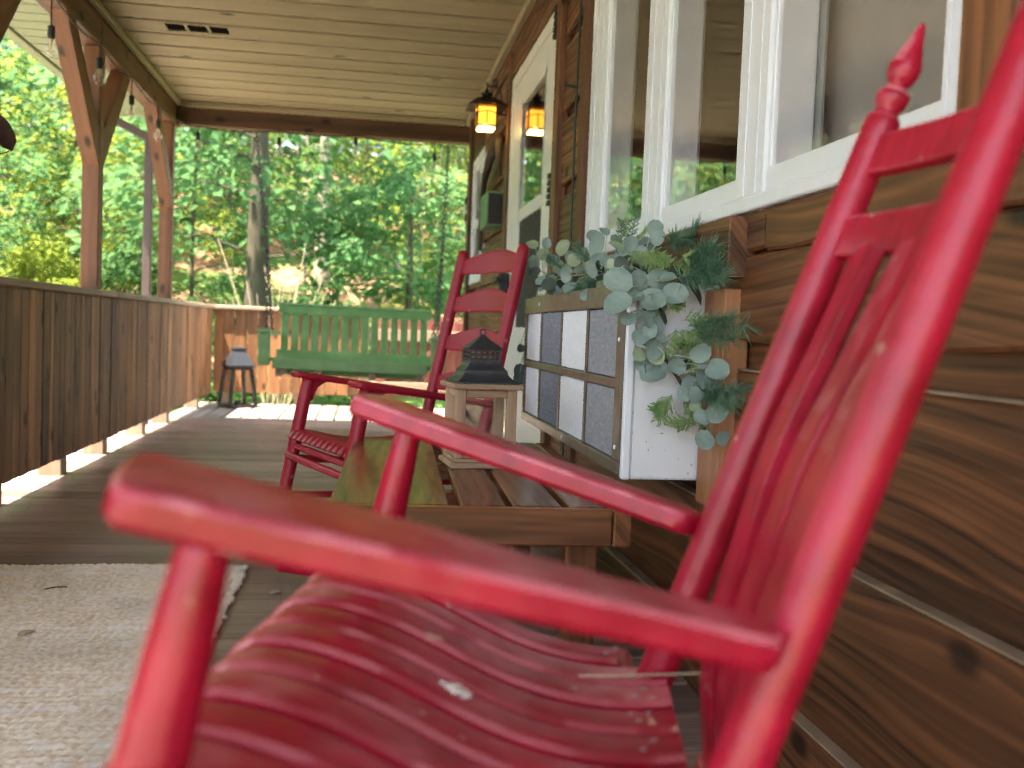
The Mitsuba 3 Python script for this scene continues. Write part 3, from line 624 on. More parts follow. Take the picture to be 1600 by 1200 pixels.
for s in (-1, 1):
    zs = [.2697, .2745, .2825, .2865, .2945, .2985]
    for ax in (0, 1):
        for k in (0, 2, 4):
            b = (-.0405, .0405, s * .0395 - .0012, s * .0395 + .0012); b = b if ax == 0 else (b[2], b[3], b[0], b[1])
            vent_m.append(cbox(*b, zs[k], zs[k + 1], 0))
        for xx in np.linspace(-.0385, .0385, 6):
            b = (xx - .0028, xx + .0028, s * .0395 - .0009, s * .0395 + .0009); b = b if ax == 0 else (b[2], b[3], b[0], b[1])
            vent_m.append(cbox(*b, .2705, .298, 0))
put('vent_grille', lr(join(vent_m)), 'lantern_metal', parent=lan)
put('cap', lr(sqloft([(.046, .2987), (.0465, .3015), (.030, .314), (.014, .327), (.007, .334), (.005, .337)])), 'lantern_metal', 20, parent=lan)
put('ring', lr(ring((0, 0, .343), .0075, .0018, (1, 0, 0), (0, 0, 1), 14, 6)), 'lantern_metal', True, parent=lan)

# ------------------------------------------------------------------ lantern in the corner
l2 = thing('lantern', 'black metal lantern with tapered open sides on the deck in the far corner', 'lantern')
C2 = np.array([-1.14, 9.42, .001]); la2 = .55
def l2r(m):
    v = m[0]; c, s = math.cos(la2), math.sin(la2); return np.stack([C2[0] + c * v[:, 0] - s * v[:, 1], C2[1] + s * v[:, 0] + c * v[:, 1], C2[2] + v[:, 2]], 1), m[1]
put('base', l2r(cbox(-.135, .135, -.135, .135, 0, .028, .004)), 'black_metal', parent=l2)
for sx in (-1, 1):
    for sy in (-1, 1):
        put('leg', l2r(bar((sx * .125, sy * .125, .028), (sx * .088, sy * .088, .352), .032, .032, (1, 0, 0))), 'black_metal', parent=l2)
put('collar', l2r(join([cbox(-.101, .101, s * .092 - .009, s * .092 + .009, .345, .372, .002) for s in (-1, 1)] + [cbox(s * .092 - .0085, s * .092 + .0085, -.0825, .0825, .346, .371, .002) for s in (-1, 1)])), 'black_metal', parent=l2)
put('roof', l2r(sqloft([(.116, .3725), (.117, .392), (.108, .396), (.058, .495), (.044, .520), (.052, .523), (.052, .545), (.044, .550), (.012, .556)])), 'lantern_metal', 20, parent=l2)
put('candle', lathe(C2 + [0, 0, .028], C2 + [0, 0, .06], [(0, .03), (1, .03)], 16), 'dark_screen', parent=l2)

# ------------------------------------------------------------------ porch swing
sw = thing('porch_swing', 'green slatted porch swing hanging on chains from the end beam', 'porch swing')
SX0, SX1, SY = -.675, .505, 7.62
ca = .035
def sr(m): 
    v = m[0]; c0 = np.array([(SX0 + SX1) / 2, SY, 0]); d = v - c0; c, s = math.cos(-ca), math.sin(-ca)
    return np.stack([c0[0] + c * d[:, 0] - s * d[:, 1], c0[1] + s * d[:, 0] + c * d[:, 1], v[:, 2] - .012 * d[:, 0]], 1), m[1]
G = 'green_paint'
n = 15; ws = (SX1 - SX0 - .03) / n
for i in range(n):
    x = SX0 + .015 + i * ws
    put('back_slat', sr(sweep([(x + ws / 2, SY + .225, .50), (x + ws / 2, SY + .28, .70), (x + ws / 2, SY + .335, .895)], (1, 0, 0), ws - .022, .016, .2)), G, parent=sw)
for z, yy, h in ((.895, .315, .075), (.545, .222, .075)):
    put('back_rail', sr(sweep([(SX0 - .0, SY + yy, z), (SX1, SY + yy, z)], (0, .25, 1), h, .022, .2)), G, parent=sw)
put('top_rail', sr(cbox(SX0 - .01, SX1 + .01, SY + .295, SY + .365, .925, .945, .004)), G, parent=sw)
for i in range(7):
    y = SY - .255 + i * .066; put('seat_slat', sr(cbox(SX0, SX1, y, y + .056,   .518 - .008 * i, .534 - .008 * i, .003)), G, parent=sw)
put('front_rail', sr(cbox(SX0 + .03, SX1 - .03, SY - .275, SY - .255, .455, .536, .004)), G, parent=sw)
put('front_rail', sr(cbox(SX0 + .08, SX1 - .06, SY + .17, SY + .19, .395, .465, .004)), G, parent=sw)
for x in (SX0 + .05, -.36, .05, SX1 - .1): put('joist', sr(cbox(x, x + .04, SY - .254, SY + .21, .40, .466, .003)), 'cap_wood', axis=1, parent=sw)
for s, x in ((-1, SX0), (1, SX1)):
    xx = x + s * .03
    put('arm_post', sr(cbox(xx - .04, xx + .04, SY - .29, SY - .23, .475, .715, .005)), G, parent=sw)
    put('arm_rest', sr(sweep([(xx, SY - .32, .728), (xx, SY - .1, .716), (xx, SY + .29, .70)], (1, 0, 0), .095, .024, .2)), G, parent=sw)
    def chain(p0, p1):
        d = p1 - p0; L = np.linalg.norm(d); t = d / L; a = unit(np.cross(t, [1, 0, 0.1])); b = np.cross(t, a); k = int(L / .034)
        return [ring(p0 + t * (.034 * (i + .5)), .0115, .0055, t, a if i % 2 else b, 8, 4, 1.75) for i in range(k)]
    A = np.array([xx - s * .0, SY - .2, .735]); Bq = np.array([xx, SY + .24, .72]); hub = np.array([xx + s * .045, 7.80, 1.34]); topp = np.array([(-.855 if s < 0 else .60), 7.80, 2.24])
    ch = thing('swing_chain', 'dark chain holding the %s end of the green swing' % ('left' if s < 0 else 'right'), 'chain')
    put(ch, join(chain(A, hub) + chain(Bq, hub) + chain(hub, topp)), 'chain_metal', True)

# ------------------------------------------------------------------ air conditioner
ac = thing('air_conditioner', 'white wall air conditioner with front grille of alternating light and dark panels under the window', 'air conditioner')
put('case', cbox(.585, W + .10, 2.11, 3.49, .484, .918, .005), 'ac_white', parent=ac)
put('edge_strip', cbox(.565, .584, 2.104, 2.124, .484, .915, .003), 'white_vinyl', parent=ac)
fy = [2.16, 2.165, 2.50, 2.84, 3.18, 3.47]; fy = [2.185, 2.50, 2.84, 3.175, 3.46]; fz = [.52, .68, .692, .862]
bars = [cbox(.560, .5845, 2.126, 3.49, .49, .519, .003), cbox(.560, .5845, 2.126, 3.49, .863, .915, .003), cbox(.562, .5845, 2.126, 3.49, .679, .701, .003),
        cbox(.561, .5845, 2.126, 2.184, .5195, .8625, .003), cbox(.561, .5845, 3.462, 3.49, .5195, .8625, .003)] + [cbox(.563, .5845, y - .009, y + .009, .5195, .8625, .002) for y in fy[1:-1]]
put('front_frame', join(bars), 'bronze_plastic', parent=ac)
for c in range(4):
    for r, (z0, z1) in enumerate(((.5195, .6785), (.7015, .8625))):
        light = c % 2 == 1; y0, y1 = fy[c] + .010, fy[c + 1] - .010; n = 13; ys = np.linspace(y0, y1, n + 1)
        k = put('grille_panel', cbox(.5765, .5845, y0 + .0005, y1 - .0005, z0 + .001, z1 - .001, 0), 'pale_gap_shade' if light else 'dark_gap_shade', parent=ac)  # shade between fins and on turned-away louvers put into the backing colour
        fins = []
        for a, b in zip(ys, ys[1:]):
            w = b - a; e0, e1 = (a + w * .10, b - w * .12) if light else (a + w * .1, a + w * .42)
            v = np.array([(.576, e0, z0 + .003), (.576, e1, z0 + .003), (.565, e0 + (e1 - e0) * .75, z0 + .003), (.576, e0, z1 - .003), (.576, e1, z1 - .003), (.565, e0 + (e1 - e0) * .75, z1 - .003)])
            fins.append((v, np.array([[0, 3, 5], [0, 5, 2], [1, 2, 5], [1, 5, 4], [0, 2, 1], [3, 4, 5]])))
        kk = put('fin', join(fins), 'white_fin' if light else 'pale_fin', parent=k); labels[kk] = {'kind': 'stuff'}
put('screw', join([ball((.5595, y, z), .006, 1, (.4, 1, 1)) for y, z in ((2.75, .506), (3.2, .89), (2.155, .55), (2.155, .79))]), 'white_vinyl', True, parent=ac)

# ------------------------------------------------------------------ eucalyptus garland on it
gar = thing('garland', 'artificial eucalyptus and cedar garland draped over the air conditioner', 'garland')
def leaf_mesh(p, d, nrm, ln, wd, bend=.25):
    """A round eucalyptus leaf: base at p, pointing along d, facing nrm."""
    d = unit(d); nrm = unit(nrm - (nrm @ d) * d); s = np.cross(d, nrm); us, vs = [], []
    k = 9; t = np.linspace(0, 1, k); half = wd / 2 * np.sqrt(np.clip(1 - (2 * t - 1.05) ** 2 / 1.12, 0, 1)) * (1 - .12 * t)
    half[0] = .0012; half[-1] = .001
    for ti, h in zip(t, half):
        c = p + d * ln * ti + nrm * ln * bend * (ti - ti * ti * 1.3)
        for q in (-1, -.5, 0, .5, 1): vs.append(c + s * h * q + nrm * (.22 * h * q * q)); us.append((ti, q * h * .5))
    f = []
    for i in range(k - 1):
        for j in range(4):
            a = i * 5 + j; f += [[a, a + 1, a + 6], [a, a + 6, a + 5]]
    return np.array(vs), np.array(f), np.array(us)
LEAVES = [(.571,3.45,1.101,.047),(.62,3.45,1.11,.040),(.66,3.352,1.087,.06),(.66,3.176,1.041,.064),(.66,3.417,1.022,.054),(.66,2.834,1.054,.07),(.66,2.797,1.007,.057),(.66,2.625,1.05,.04),(.66,2.45,1.024,.05),(.66,2.337,1.016,.046),(.66,2.258,1.051,.042),(.66,2.227,1.025,.038),(.66,2.465,.989,.058),(.56,3.035,.948,.048),(.55,3.50,.74,.031),(.55,3.50,.662,.047),(.55,3.50,.632,.047),(.58,3.45,1.04,.05),(.61,3.45,1.07,.052),(.56,2.778,.96,.038),(.66,3.042,1.043,.048),(.66,3.066,.999,.041),(.66,2.662,.986,.036),(.66,2.898,1.089,.046),(.66,2.758,1.089,.037),(.66,2.559,1.015,.035),(.56,3.313,1.,.045),(.645,3.45,1.051,.056),(.56,3.176,.964,.039),(.56,2.507,.901,.034)]
SIDE = [(.617,.924,.056),(.528,.913,.061),(.523,.865,.066),(.575,.917,.052),(.601,.878,.056),(.643,.891,.056),(.628,.847,.042),(.551,.835,.042),(.583,.838,.042),(.614,.823,.047),(.695,.894,.061),(.604,.774,.052),(.593,.75,.056),(.611,.719,.061),(.575,.797,.042),(.62,.799,.037),(.663,.738,.042),(.69,.70,.047),(.727,.711,.047),(.754,.734,.052),(.712,.769,.047),(.712,.676,.037),(.746,.702,.042),(.756,.643,.052),(.732,.628,.037),(.737,.579,.042),(.772,.587,.037),(.566,.888,.047),(.634,.925,.037),(.595,.813,.037),(.723,.75,.037),(.671,.921,.033)]
spine = spline([(.60, 3.47, .95), (.64, 3.2, .98), (.66, 2.8, .97), (.65, 2.45, .955), (.61, 2.18, .945), (.585, 2.08, .90), (.60, 2.072, .82), (.66, 2.075, .73), (.715, 2.078, .65), (.725, 2.0, .585)], 70)
put('stem', tube(spine, .004, 8), 'branch_bark', True, parent=gar)
RG = np.random.default_rng(21)
def euc(c, size, nrm, mat='eucalyptus_leaf', lift=0.):
    c = np.array(c, float); i = np.argmin(np.linalg.norm(spine - c, axis=1)); out = c - spine[i]
    out = out + RG.normal(0, .012, 3); out[2] -= .012
    nrm = unit(nrm); d = unit(out - (out @ nrm) * nrm + RG.normal(0, .25, 3) * .02)
    d = unit(d - (d @ nrm) * nrm); p = c - d * size * .5
    m = leaf_mesh(p, d, nrm, size * RG.uniform(1., 1.12), size * RG.uniform(.86, 1.0), RG.uniform(.05, .25))
    put('leaf', m, mat, True, uv=m[2], parent=gar)
    return p, spine[i]
tw = []
for k, (x, y, z, s) in enumerate(LEAVES):
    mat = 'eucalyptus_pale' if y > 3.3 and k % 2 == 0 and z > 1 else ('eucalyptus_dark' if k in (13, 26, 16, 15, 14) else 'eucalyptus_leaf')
    tw.append(euc((x, y, z), s * 1.0, (-.35 + RG.normal(0, .35), -.8, .35 + RG.normal(0, .35)), mat))
for k, (x, z, s) in enumerate(SIDE):
    dark = k in (10, 6); yf = 2.072 - .018 * (k % 3)
    if x > .70: x, z, yf = x * .945, .8 + (z - .8) * .945, 1.955 - .008 * (k % 3)
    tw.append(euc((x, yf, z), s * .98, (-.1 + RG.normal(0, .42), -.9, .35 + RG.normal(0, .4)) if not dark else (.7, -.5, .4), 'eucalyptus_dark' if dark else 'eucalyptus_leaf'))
for k in range(90):                                  # smaller leaves under and between
    i = RG.integers(2, 66); c = spine[i] + RG.normal(0, 1, 3) * [.034, .03, .034] - [0, .012, .0]
    if c[2] < .93 and c[1] > 2.1: c[2] = .935 + RG.uniform(0, .05)
    tw.append(euc(c, RG.uniform(.028, .045), (RG.normal(-.3, .5), -.7, RG.normal(.4, .5)), RG.choice(['eucalyptus_leaf', 'eucalyptus_leaf', 'eucalyptus_dark', 'eucalyptus_pale'])))
put('twig', join([tube([a, (a + b) / 2 + [0, 0, .004], b], .0013, 5) for a, b in tw]), 'eucalyptus_pale', True, parent=gar)
labels[gar + '__twig'] = {'kind': 'stuff'}
def needle(p, d, ln, r):
    d = unit(d); a = unit(np.cross(d, [.3, .5, .8])); b = np.cross(d, a)
    v = [p + r * (math.cos(t) * a + math.sin(t) * b) for t in (0, 2.1, 4.2)] + [p + d * ln * .6 + r * (math.cos(t) * a + math.sin(t) * b) for t in (0, 2.1, 4.2)] + [p + d * ln]
    return np.array(v), np.array([[0, 1, 4], [0, 4, 3], [1, 2, 5], [1, 5, 4], [2, 0, 3], [2, 3, 5], [3, 4, 6], [4, 5, 6], [5, 3, 6]])
def sprig(p0, p1, mat, kind):
    p0, p1 = np.array(p0, float), np.array(p1, float); d = p1 - p0; L = np.linalg.norm(d); d /= L; ms = [tube([p0, p1], .0012, 5)]
    if kind == 'pine':
        for i in range(120):
            t = RG.uniform(0, 1) ** .8; q = p0 + d * L * t; e = unit(RG.normal(0, 1, 3)); e = unit(e - (e @ d) * d); ms.append(needle(q, d * RG.uniform(.35, 1.2) + e * RG.uniform(.4, 1), RG.uniform(.028, .05), .0008))
    else:
        nv = unit(np.array([-.2, -1, .35]) + RG.normal(0, .3, 3)); s = unit(np.cross(d, nv))
        for i in range(int(9 + L * 130)):
            t = (i + .5) / int(9 + L * 130); q = p0 + d * L * t; sd = 1 if i % 2 else -1; e = unit(d * .9 + s * sd * RG.uniform(.6, 1.1) + nv * RG.normal(0, .35)); l = RG.uniform(.014, .028) * (1.15 - .6 * t)
            ms.append(tube([q, q + e * l], [.0011, .0008], 4))
            for k in range(6):
                qq = q + e * l * (k + 1) / 6; ms.append(needle(qq, e + s * RG.normal(0, .9) + nv * RG.normal(0, .8), RG.uniform(.006, .010), .0012))
    put('pine_sprig' if kind == 'pine' else 'cedar_sprig', join(ms), mat, parent=gar)
PINE = [(.67,2.0,.94,.70,1.91,.925),(.69,2.03,.825,.70,1.76,.826),(.69,2.03,.69,.70,1.76,.705),(.6,2.612,.948,.6,2.718,.928),(.68,2.204,1.009,.68,2.156,1.02),(.68,2.02,.951,.70,1.93,.945),(.69,2.02,.683,.70,1.82,.675),(.69,2.0,.81,.70,1.83,.80),(.69,2.05,.935,.70,2.0,.965),(.69,2.0,.83,.70,1.85,.84),(.68,2.1,.96,.70,1.95,.99),(.66,2.06,.93,.69,1.97,.92)]
CED = [(.63,2.07,.962,.591,2.07,.968),(.66,2.07,.959,.681,2.07,.941),(.682,2.05,.826,.737,2.05,.842),(.679,2.04,.796,.707,2.04,.739),(.655,2.05,.675,.636,2.05,.635),(.692,2.05,.622,.678,2.05,.607),(.64,2.05,.665,.626,2.05,.645),(.679,2.05,.888,.665,2.05,.873),(.68,2.544,1.05,.68,2.62,1.10),(.68,2.477,1.04,.68,2.442,1.08),(.66,2.05,.978,.67,2.05,.969),(.698,2.05,.817,.743,2.05,.813),(.658,2.04,.815,.65,2.04,.776),(.671,2.05,.656,.708,2.05,.613),(.6,2.969,.937,.6,3.035,.919),(.6,3.145,.922,.6,3.435,.923),(.6,2.485,.942,.6,2.408,.93),(.605,2.05,.971,.621,2.05,.957),(.64,2.05,.97,.60,2.05,.955),(.70,2.045,.83,.72,2.04,.80),(.665,2.045,.81,.69,2.04,.775)]
for q in PINE: sprig(q[:3], q[3:], 'pine_green', 'pine')
for q in ((.69, 2.20, 1.0, .73, 2.17, 1.04), (.69, 2.06, .93, .70, 2.0, .95), (.66, 2.9, 1.0, .62, 2.95, 1.06), (.62, 2.7, .95, .58, 2.72, .91), (.64, 3.2, 1.0, .60, 3.3, 1.05), (.70, 2.0, .70, .71, 1.86, .69), (.68, 2.1, .95, .70, 2.02, .985)): sprig(q[:3], q[3:], 'pine_green', 'pine')
for q in CED + CED[:8] + CED[11:14] + CED[18:]:
    a, b = np.array(q[:3]), np.array(q[3:]); b = a + (b - a) * 1.25 + RG.normal(0, .010, 3) * [1, .6, 1]; sprig(a + RG.normal(0, .006, 3), b, 'cedar_green', 'cedar')
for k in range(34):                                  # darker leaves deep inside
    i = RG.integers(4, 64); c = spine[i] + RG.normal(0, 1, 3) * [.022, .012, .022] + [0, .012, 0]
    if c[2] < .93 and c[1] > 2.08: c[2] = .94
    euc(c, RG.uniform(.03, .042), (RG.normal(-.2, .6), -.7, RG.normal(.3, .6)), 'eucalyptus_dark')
for q in ((.67, 2.53, .99, .68, 2.50, 1.125), (.66, 2.56, .99, .665, 2.59, 1.10)): sprig(q[:3], q[3:], 'pine_green', 'cedar')

# ------------------------------------------------------------------ wall lantern, lit
wl = thing('wall_lantern', 'lit amber glass lantern with dark roof hanging from a scrolled wall bracket', 'wall lamp')
P0 = np.array([.628, 5.55, 0.])
amber = lambda p, n, uv: mix((.78, .25, .02), (.95, .38, .045), noise(p.x * 60, p.y * 60, p.z * 30))
h = .052
EM = .42
for ax, s in ((0, -1), (0, 1), (1, -1), (1, 1)):
    q = np.array([[-h, 0, 1.928], [h, 0, 1.928], [h, 0, 2.062], [-h, 0, 2.062]]); f = np.array([[0, 1, 2], [0, 2, 3]])
    if ax == 1: v = np.stack([q[:, 0], np.full(4, s * h), q[:, 2]], 1); v = v if s < 0 else v[[1, 0, 3, 2]]
    else: v = np.stack([np.full(4, s * h), q[:, 0], q[:, 2]], 1); v = v if s > 0 else v[[1, 0, 3, 2]]
    key = put('amber_panel', (v + P0, f), 'dark_screen', parent=wl, emitter={'type': 'area', 'radiance': {'type': 'rgb', 'value': [.20, .062, .004]}})
fr = []
for sx in (-1, 1):
    for sy in (-1, 1): fr.append(cbox(P0[0] + sx * h - .0045, P0[0] + sx * h + .0045, P0[1] + sy * h - .0045, P0[1] + sy * h + .0045, 1.918, 2.065, 0))
for s in (-1, 1):
    for z in (1.922, 2.062):
        fr += [cbox(P0[0] - h, P0[0] + h, P0[1] + s * (h + .001) - .004, P0[1] + s * (h + .001) + .004, z - .004, z + .004, 0), cbox(P0[0] + s * (h + .001) - .004, P0[0] + s * (h + .001) + .004, P0[1] - h, P0[1] + h, z - .0042, z + .0042, 0)]
    fr += [cbox(P0[0] - .003, P0[0] + .003, P0[1] + s * (h + .002) - .002, P0[1] + s * (h + .002) + .002, 1.926, 1.998, 0), cbox(P0[0] + s * (h + .002) - .002, P0[0] + s * (h + .002) + .002, P0[1] - .003, P0[1] + .003, 1.926, 1.998, 0)]
    arc = lambda a: .985 + 1.0 + .016 * math.cos(a * 1.45)
    k = np.linspace(-1, 1, 11)
    fr += [tube([(P0[0] + h * a, P0[1] + s * (h + .002), arc(a)) for a in k], .003, 6), tube([(P0[0] + s * (h + .002), P0[1] + h * a, arc(a)) for a in k], .003, 6)]
put('frame', join(fr), 'black_metal', parent=wl)
v, f = sqloft([(.104, 2.022), (.106, 2.026), (.055, 2.068), (.03, 2.08), (.012, 2.086)]); put('roof', (v + P0, f), 'black_metal', 20, parent=wl)
put('finial', lathe(P0 + [0, 0, 2.084], P0 + [0, 0, 2.135], [(0, .018), (.25, .034), (.4, .034), (.5, .016), (.8, .007), (1, .004)], 16), 'black_metal', True, parent=wl)
put('bulb', ball(P0 + [0, 0, 1.965], .03, 2), 'white_vinyl', True, parent=wl, emitter={'type': 'area', 'radiance': {'type': 'rgb', 'value': [2.2, 1.05, .28]}})
put('glowing_bottom', cbox(P0[0] - .046, P0[0] + .046, P0[1] - .046, P0[1] + .046, 1.902, 1.917, .004), 'white_vinyl', parent=wl, emitter={'type': 'area', 'radiance': {'type': 'rgb', 'value': [.75, .50, .14]}})  # glowing plate standing in for the bright open bottom
put('bracket', join([cbox(.742, W - .002, 5.51, 5.59, 1.96, 2.175, .006), tube(spline([(.742, 5.55, 2.0), (.715, 5.55, 2.06), (.705, 5.55, 2.11), (.67, 5.55, 2.15), (.64, 5.55, 2.145), (.628, 5.55, 2.155), (.622, 5.55, 2.165)], 20), .0055, 8),
    tube(spline([(.672, 5.55, 2.15), (.685, 5.55, 2.17), (.675, 5.55, 2.185), (.662, 5.55, 2.178), (.668, 5.55, 2.165)], 14), .004, 8), tube([(P0[0], 5.55, 2.13), (P0[0], 5.55, 2.15)], .003, 6), tube([(.742, 5.55, 1.995), (.69, 5.55, 1.995)], .005, 8)]), 'black_metal', parent=wl)

# ------------------------------------------------------------------ string lights
sl = thing('string_light', 'black string light cord with clear bulbs along the porch beams', 'string lights')
hooks = [(-1.40, 3.9, 2.16), (-1.40, 4.70, 2.20), (-1.40, 5.50, 2.20), (-1.40, 6.22, 2.20), (-1.40, 6.98, 2.20), (-1.27, 7.76, 2.225), (-.68, 7.76, 2.235), (-.11, 7.76, 2.24), (.49, 7.76, 2.21), (.715, 7.74, 2.20)]
pts = []
for a, b in zip(hooks, hooks[1:]):
    a, b = np.array(a), np.array(b); pts += [a + (b - a) * t - np.array([0, 0, .16 * t * (1 - t) * np.linalg.norm(b - a)]) for t in np.linspace(0, 1, 9)[:-1]]
pts += [np.array(q) for q in [(.715, 7.74, 2.20), (.725, 7.74, 2.12), (.752, 7.74, 2.06), (.754, 7.73, 1.9), (.752, 7.73, 1.72)]]
put('cord', tube(pts, .0045, 6), 'cord_black', True, parent=sl)
drops = [((-1.40, 4.70, 2.20), .17), ((-1.40, 5.50, 2.20), .10), ((-1.40, 6.22, 2.20), .13), ((-1.40, 6.98, 2.20), .12), ((-1.27, 7.76, 2.225), .07), ((-.68, 7.76, 2.235), .08), ((-.11, 7.76, 2.24), .05), ((.49, 7.76, 2.21), .10), ((.752, 7.73, 1.85), .06), ((.752, 7.73, 1.70), .04)]
for (x, y, z), d in drops:
    b = np.array([x, y, z - d])
    put('hanger', join([tube([(x, y, z), b], .0035, 6), lathe(b + [0, 0, .03], b - [0, 0, .03], [(0, .006), (.1, .015), (.8, .0155), (1, .012)], 12)]), 'cord_black', 40, parent=sl)
    put('bulb', lathe(b - [0, 0, .03], b - [0, 0, .115], [(0, .011), (.15, .014), (.4, .0265), (.6, .029), (.8, .024), (.95, .010), (1, .001)], 16), 'bulb_glass', True, parent=sl)
    put('filament', join([tube([b - [k * .004, 0, .04], b - [k * .008, 0, .09]], .0022, 5) for k in (-1, 0, 1)] + [lathe(b - [0, 0, .03], b - [0, 0, .055], [(0, .009), (1, .004)], 8)]), 'dry_straw', True, parent=sl)

# ------------------------------------------------------------------ rug, wall things, small things
rug = thing('rug', 'cream braided jute rug with a ragged edge on the deck', 'rug')
def rug_mesh():
    xs = np.arange(-1.75, -.36, .0055); ys = np.arange(1.45, 3.262, .0055)
    X, Yg = np.meshgrid(xs, ys, indexing='ij'); row = np.floor(Yg / .0265); ph = (Yg / .0265 - row)
    rr = np.random.default_rng(5); off = rr.uniform(0, 1, 400)[(row.astype(int)) % 400]
    st = (X / .021 + off + .7 * np.abs(ph - .5)) % 1.0
    import meshkit
    p = np.stack([X, Yg, X * 0], -1)
    Z = .006 + .0065 * np.sin(np.pi * ph) ** .7 + .0055 * np.sin(np.pi * st) ** .8 + .004 * (meshkit.noise(p * 70) - .5) + .012 * (meshkit.noise(p * 4, 3) - .5) * 0.5
    edge = .012 * (meshkit.noise(np.stack([row * 1.37, row * 0, row * 0], -1), 9) - .5) * 2
    ex = np.clip((X + .62) / .26, 0, 1); X = X + edge * ex * 1.2
    n, m = X.shape; Z[-1, :] = .001; Z[:, -1] = .001
    v = np.stack([X, Yg, Z], -1).reshape(-1, 3); i, j = np.meshgrid(np.arange(n - 1), np.arange(m - 1), indexing='ij'); i, j = i.ravel(), j.ravel()
    q = np.stack([i * m + j, (i + 1) * m + j, (i + 1) * m + j + 1, i * m + j + 1], 1)
    return v, np.vstack([q[:, [0, 1, 2]], q[:, [0, 2, 3]]])
put('weave', rug_mesh(), 'rug_jute', True, parent=rug)
tas = []
for yy in np.arange(1.6, 3.255, .0265):
    k = R.uniform(.006, .02); tas.append(tube(spline([(-.372, yy - .008, .009), (-.36 + k, yy, .012), (-.372, yy + .009, .008)], 8), .0055, 6))
put('edge_loop', join(tas), 'rug_jute', True, parent=rug); labels[rug + '__edge_loop'] = {'kind': 'stuff'}
for (x, y, a, mat, lab, ln) in [(-.98, 2.72, .2, 'dead_leaf', 'dry brown leaf scrap lying nearest the left edge of the rug', .05), (-.80, 2.50, 1.3, 'dry_straw', 'tan dry leaf scrap lying in the middle of the rug', .06), (-.87, 2.93, .5, 'branch_bark', 'short dark twig lying near the far edge of the rug', .06)]:
    k = thing('fallen_leaf' if mat != 'branch_bark' else 'twig', lab, 'leaf' if mat != 'branch_bark' else 'twig')
    d = np.array([math.cos(a), math.sin(a), 0])
    if mat == 'branch_bark': put(k, tube(spline([np.array([x, y, .021]), np.array([x, y, .023]) + d * ln * .5 + [0, .004, 0], np.array([x, y, .021]) + d * ln], 6), .002, 6), mat, True)
    else:
        m = leaf_mesh(np.array([x, y, .021]), d, np.array([0, .1, 1.]), ln, ln * .42, .15); put(k, m, mat, True, uv=m[2])
for (x, y, a, lab) in [(-.22, 2.62, .3, 'pale dried leaf scrap lying on the deck nearest the rug'), (-.12, 2.70, 1.2, 'pale dried leaf scrap lying on the deck farthest from the rug'), (-.17, 2.50, 2.2, 'pale dried leaf scrap lying on the deck beside the red seat front'), (-.25, 2.95, .9, 'pale dried leaf scrap lying on the deck near the rug corner')]:
    k = thing('fallen_leaf', lab, 'leaf'); d = np.array([math.cos(a), math.sin(a), 0]); m = leaf_mesh(np.array([x, y, .003]), d, np.array([.1, -.1, 1.]), .045, .022, .12); put(k, m, 'pale_leaf', True, uv=m[2])
wb = thing('wall_box', 'small green box with a black opening mounted on the wall beyond the door', 'box')
put('case', join([cbox(.672, .684, 5.742, 6.06, 1.40, 1.60, .003), cbox(.6845, W - .004, 5.742, 6.06, 1.40, 1.412, .003), cbox(.6845, W - .004, 5.742, 6.06, 1.588, 1.60, .003)]), 'box_green', parent=wb)
put('dark_face', cbox(.685, W - .004, 5.75, 6.055, 1.4125, 1.5875, 0), 'black_metal', parent=wb)
tb_ = thing('branch', 'twisted dark bare branch hung on the wall beside the lit lantern', 'branch')
put(tb_, join([tube(spline([(.735, 5.72, 1.90), (.715, 5.95, 1.84), (.72, 6.2, 1.78), (.73, 6.45, 1.72), (.74, 6.6, 1.60), (.745, 6.66, 1.45), (.745, 6.64, 1.33)], 34), np.linspace(.03, .014, 34), 9),
    tube(spline([(.728, 5.85, 1.86), (.70, 6.05, 1.77), (.71, 6.28, 1.69), (.725, 6.42, 1.58), (.73, 6.48, 1.46), (.735, 6.5, 1.36)], 28), np.linspace(.024, .010, 28), 8),
    tube(spline([(.735, 5.72, 1.90), (.72, 5.66, 1.86), (.72, 5.64, 1.76), (.74, 5.68, 1.68)], 14), np.linspace(.028, .010, 14), 8)]), 'branch_bark', True)
cb_ = thing('cable', 'thin dark green cable hanging down the wall beside the window frame', 'cable')
put(cb_, join([tube(spline([(.742, 3.625, 2.40), (.742, 3.62, 2.0), (.741, 3.63, 1.66), (.742, 3.635, 1.4), (.742, 3.63, 1.02), (.744, 3.625, .6), (.744, 3.62, .1)], 40), .0045, 6), tube([(.742, 3.63, 1.70), (.70, 3.63, 1.705), (.70, 3.63, 1.72)], .006, 6)]), 'cable_green', True)
dl = thing('dried_leaf_ornament', 'curled dark brown leaf shaped ornament hanging on a thin wire at the left edge', 'ornament')
m = leaf_mesh(np.array([-1.50, 4.2, 1.58]), np.array([.62, 0, -.8]), np.array([.6, -.8, .35]), .185, .10, .25); put('leaf', m, 'dead_leaf', True, uv=m[2], parent=dl)
put('wire', join([tube(spline([(-1.389, 4.2, 1.445), (-1.40, 4.2, 1.43), (-1.43, 4.2, 1.415), (-1.47, 4.2, 1.41)], 10), .0022, 6), tube([(-1.50, 4.2, 1.6), (-1.49, 4.2, 2.235)], .0018, 6)]), 'cord_black', True, parent=dl)
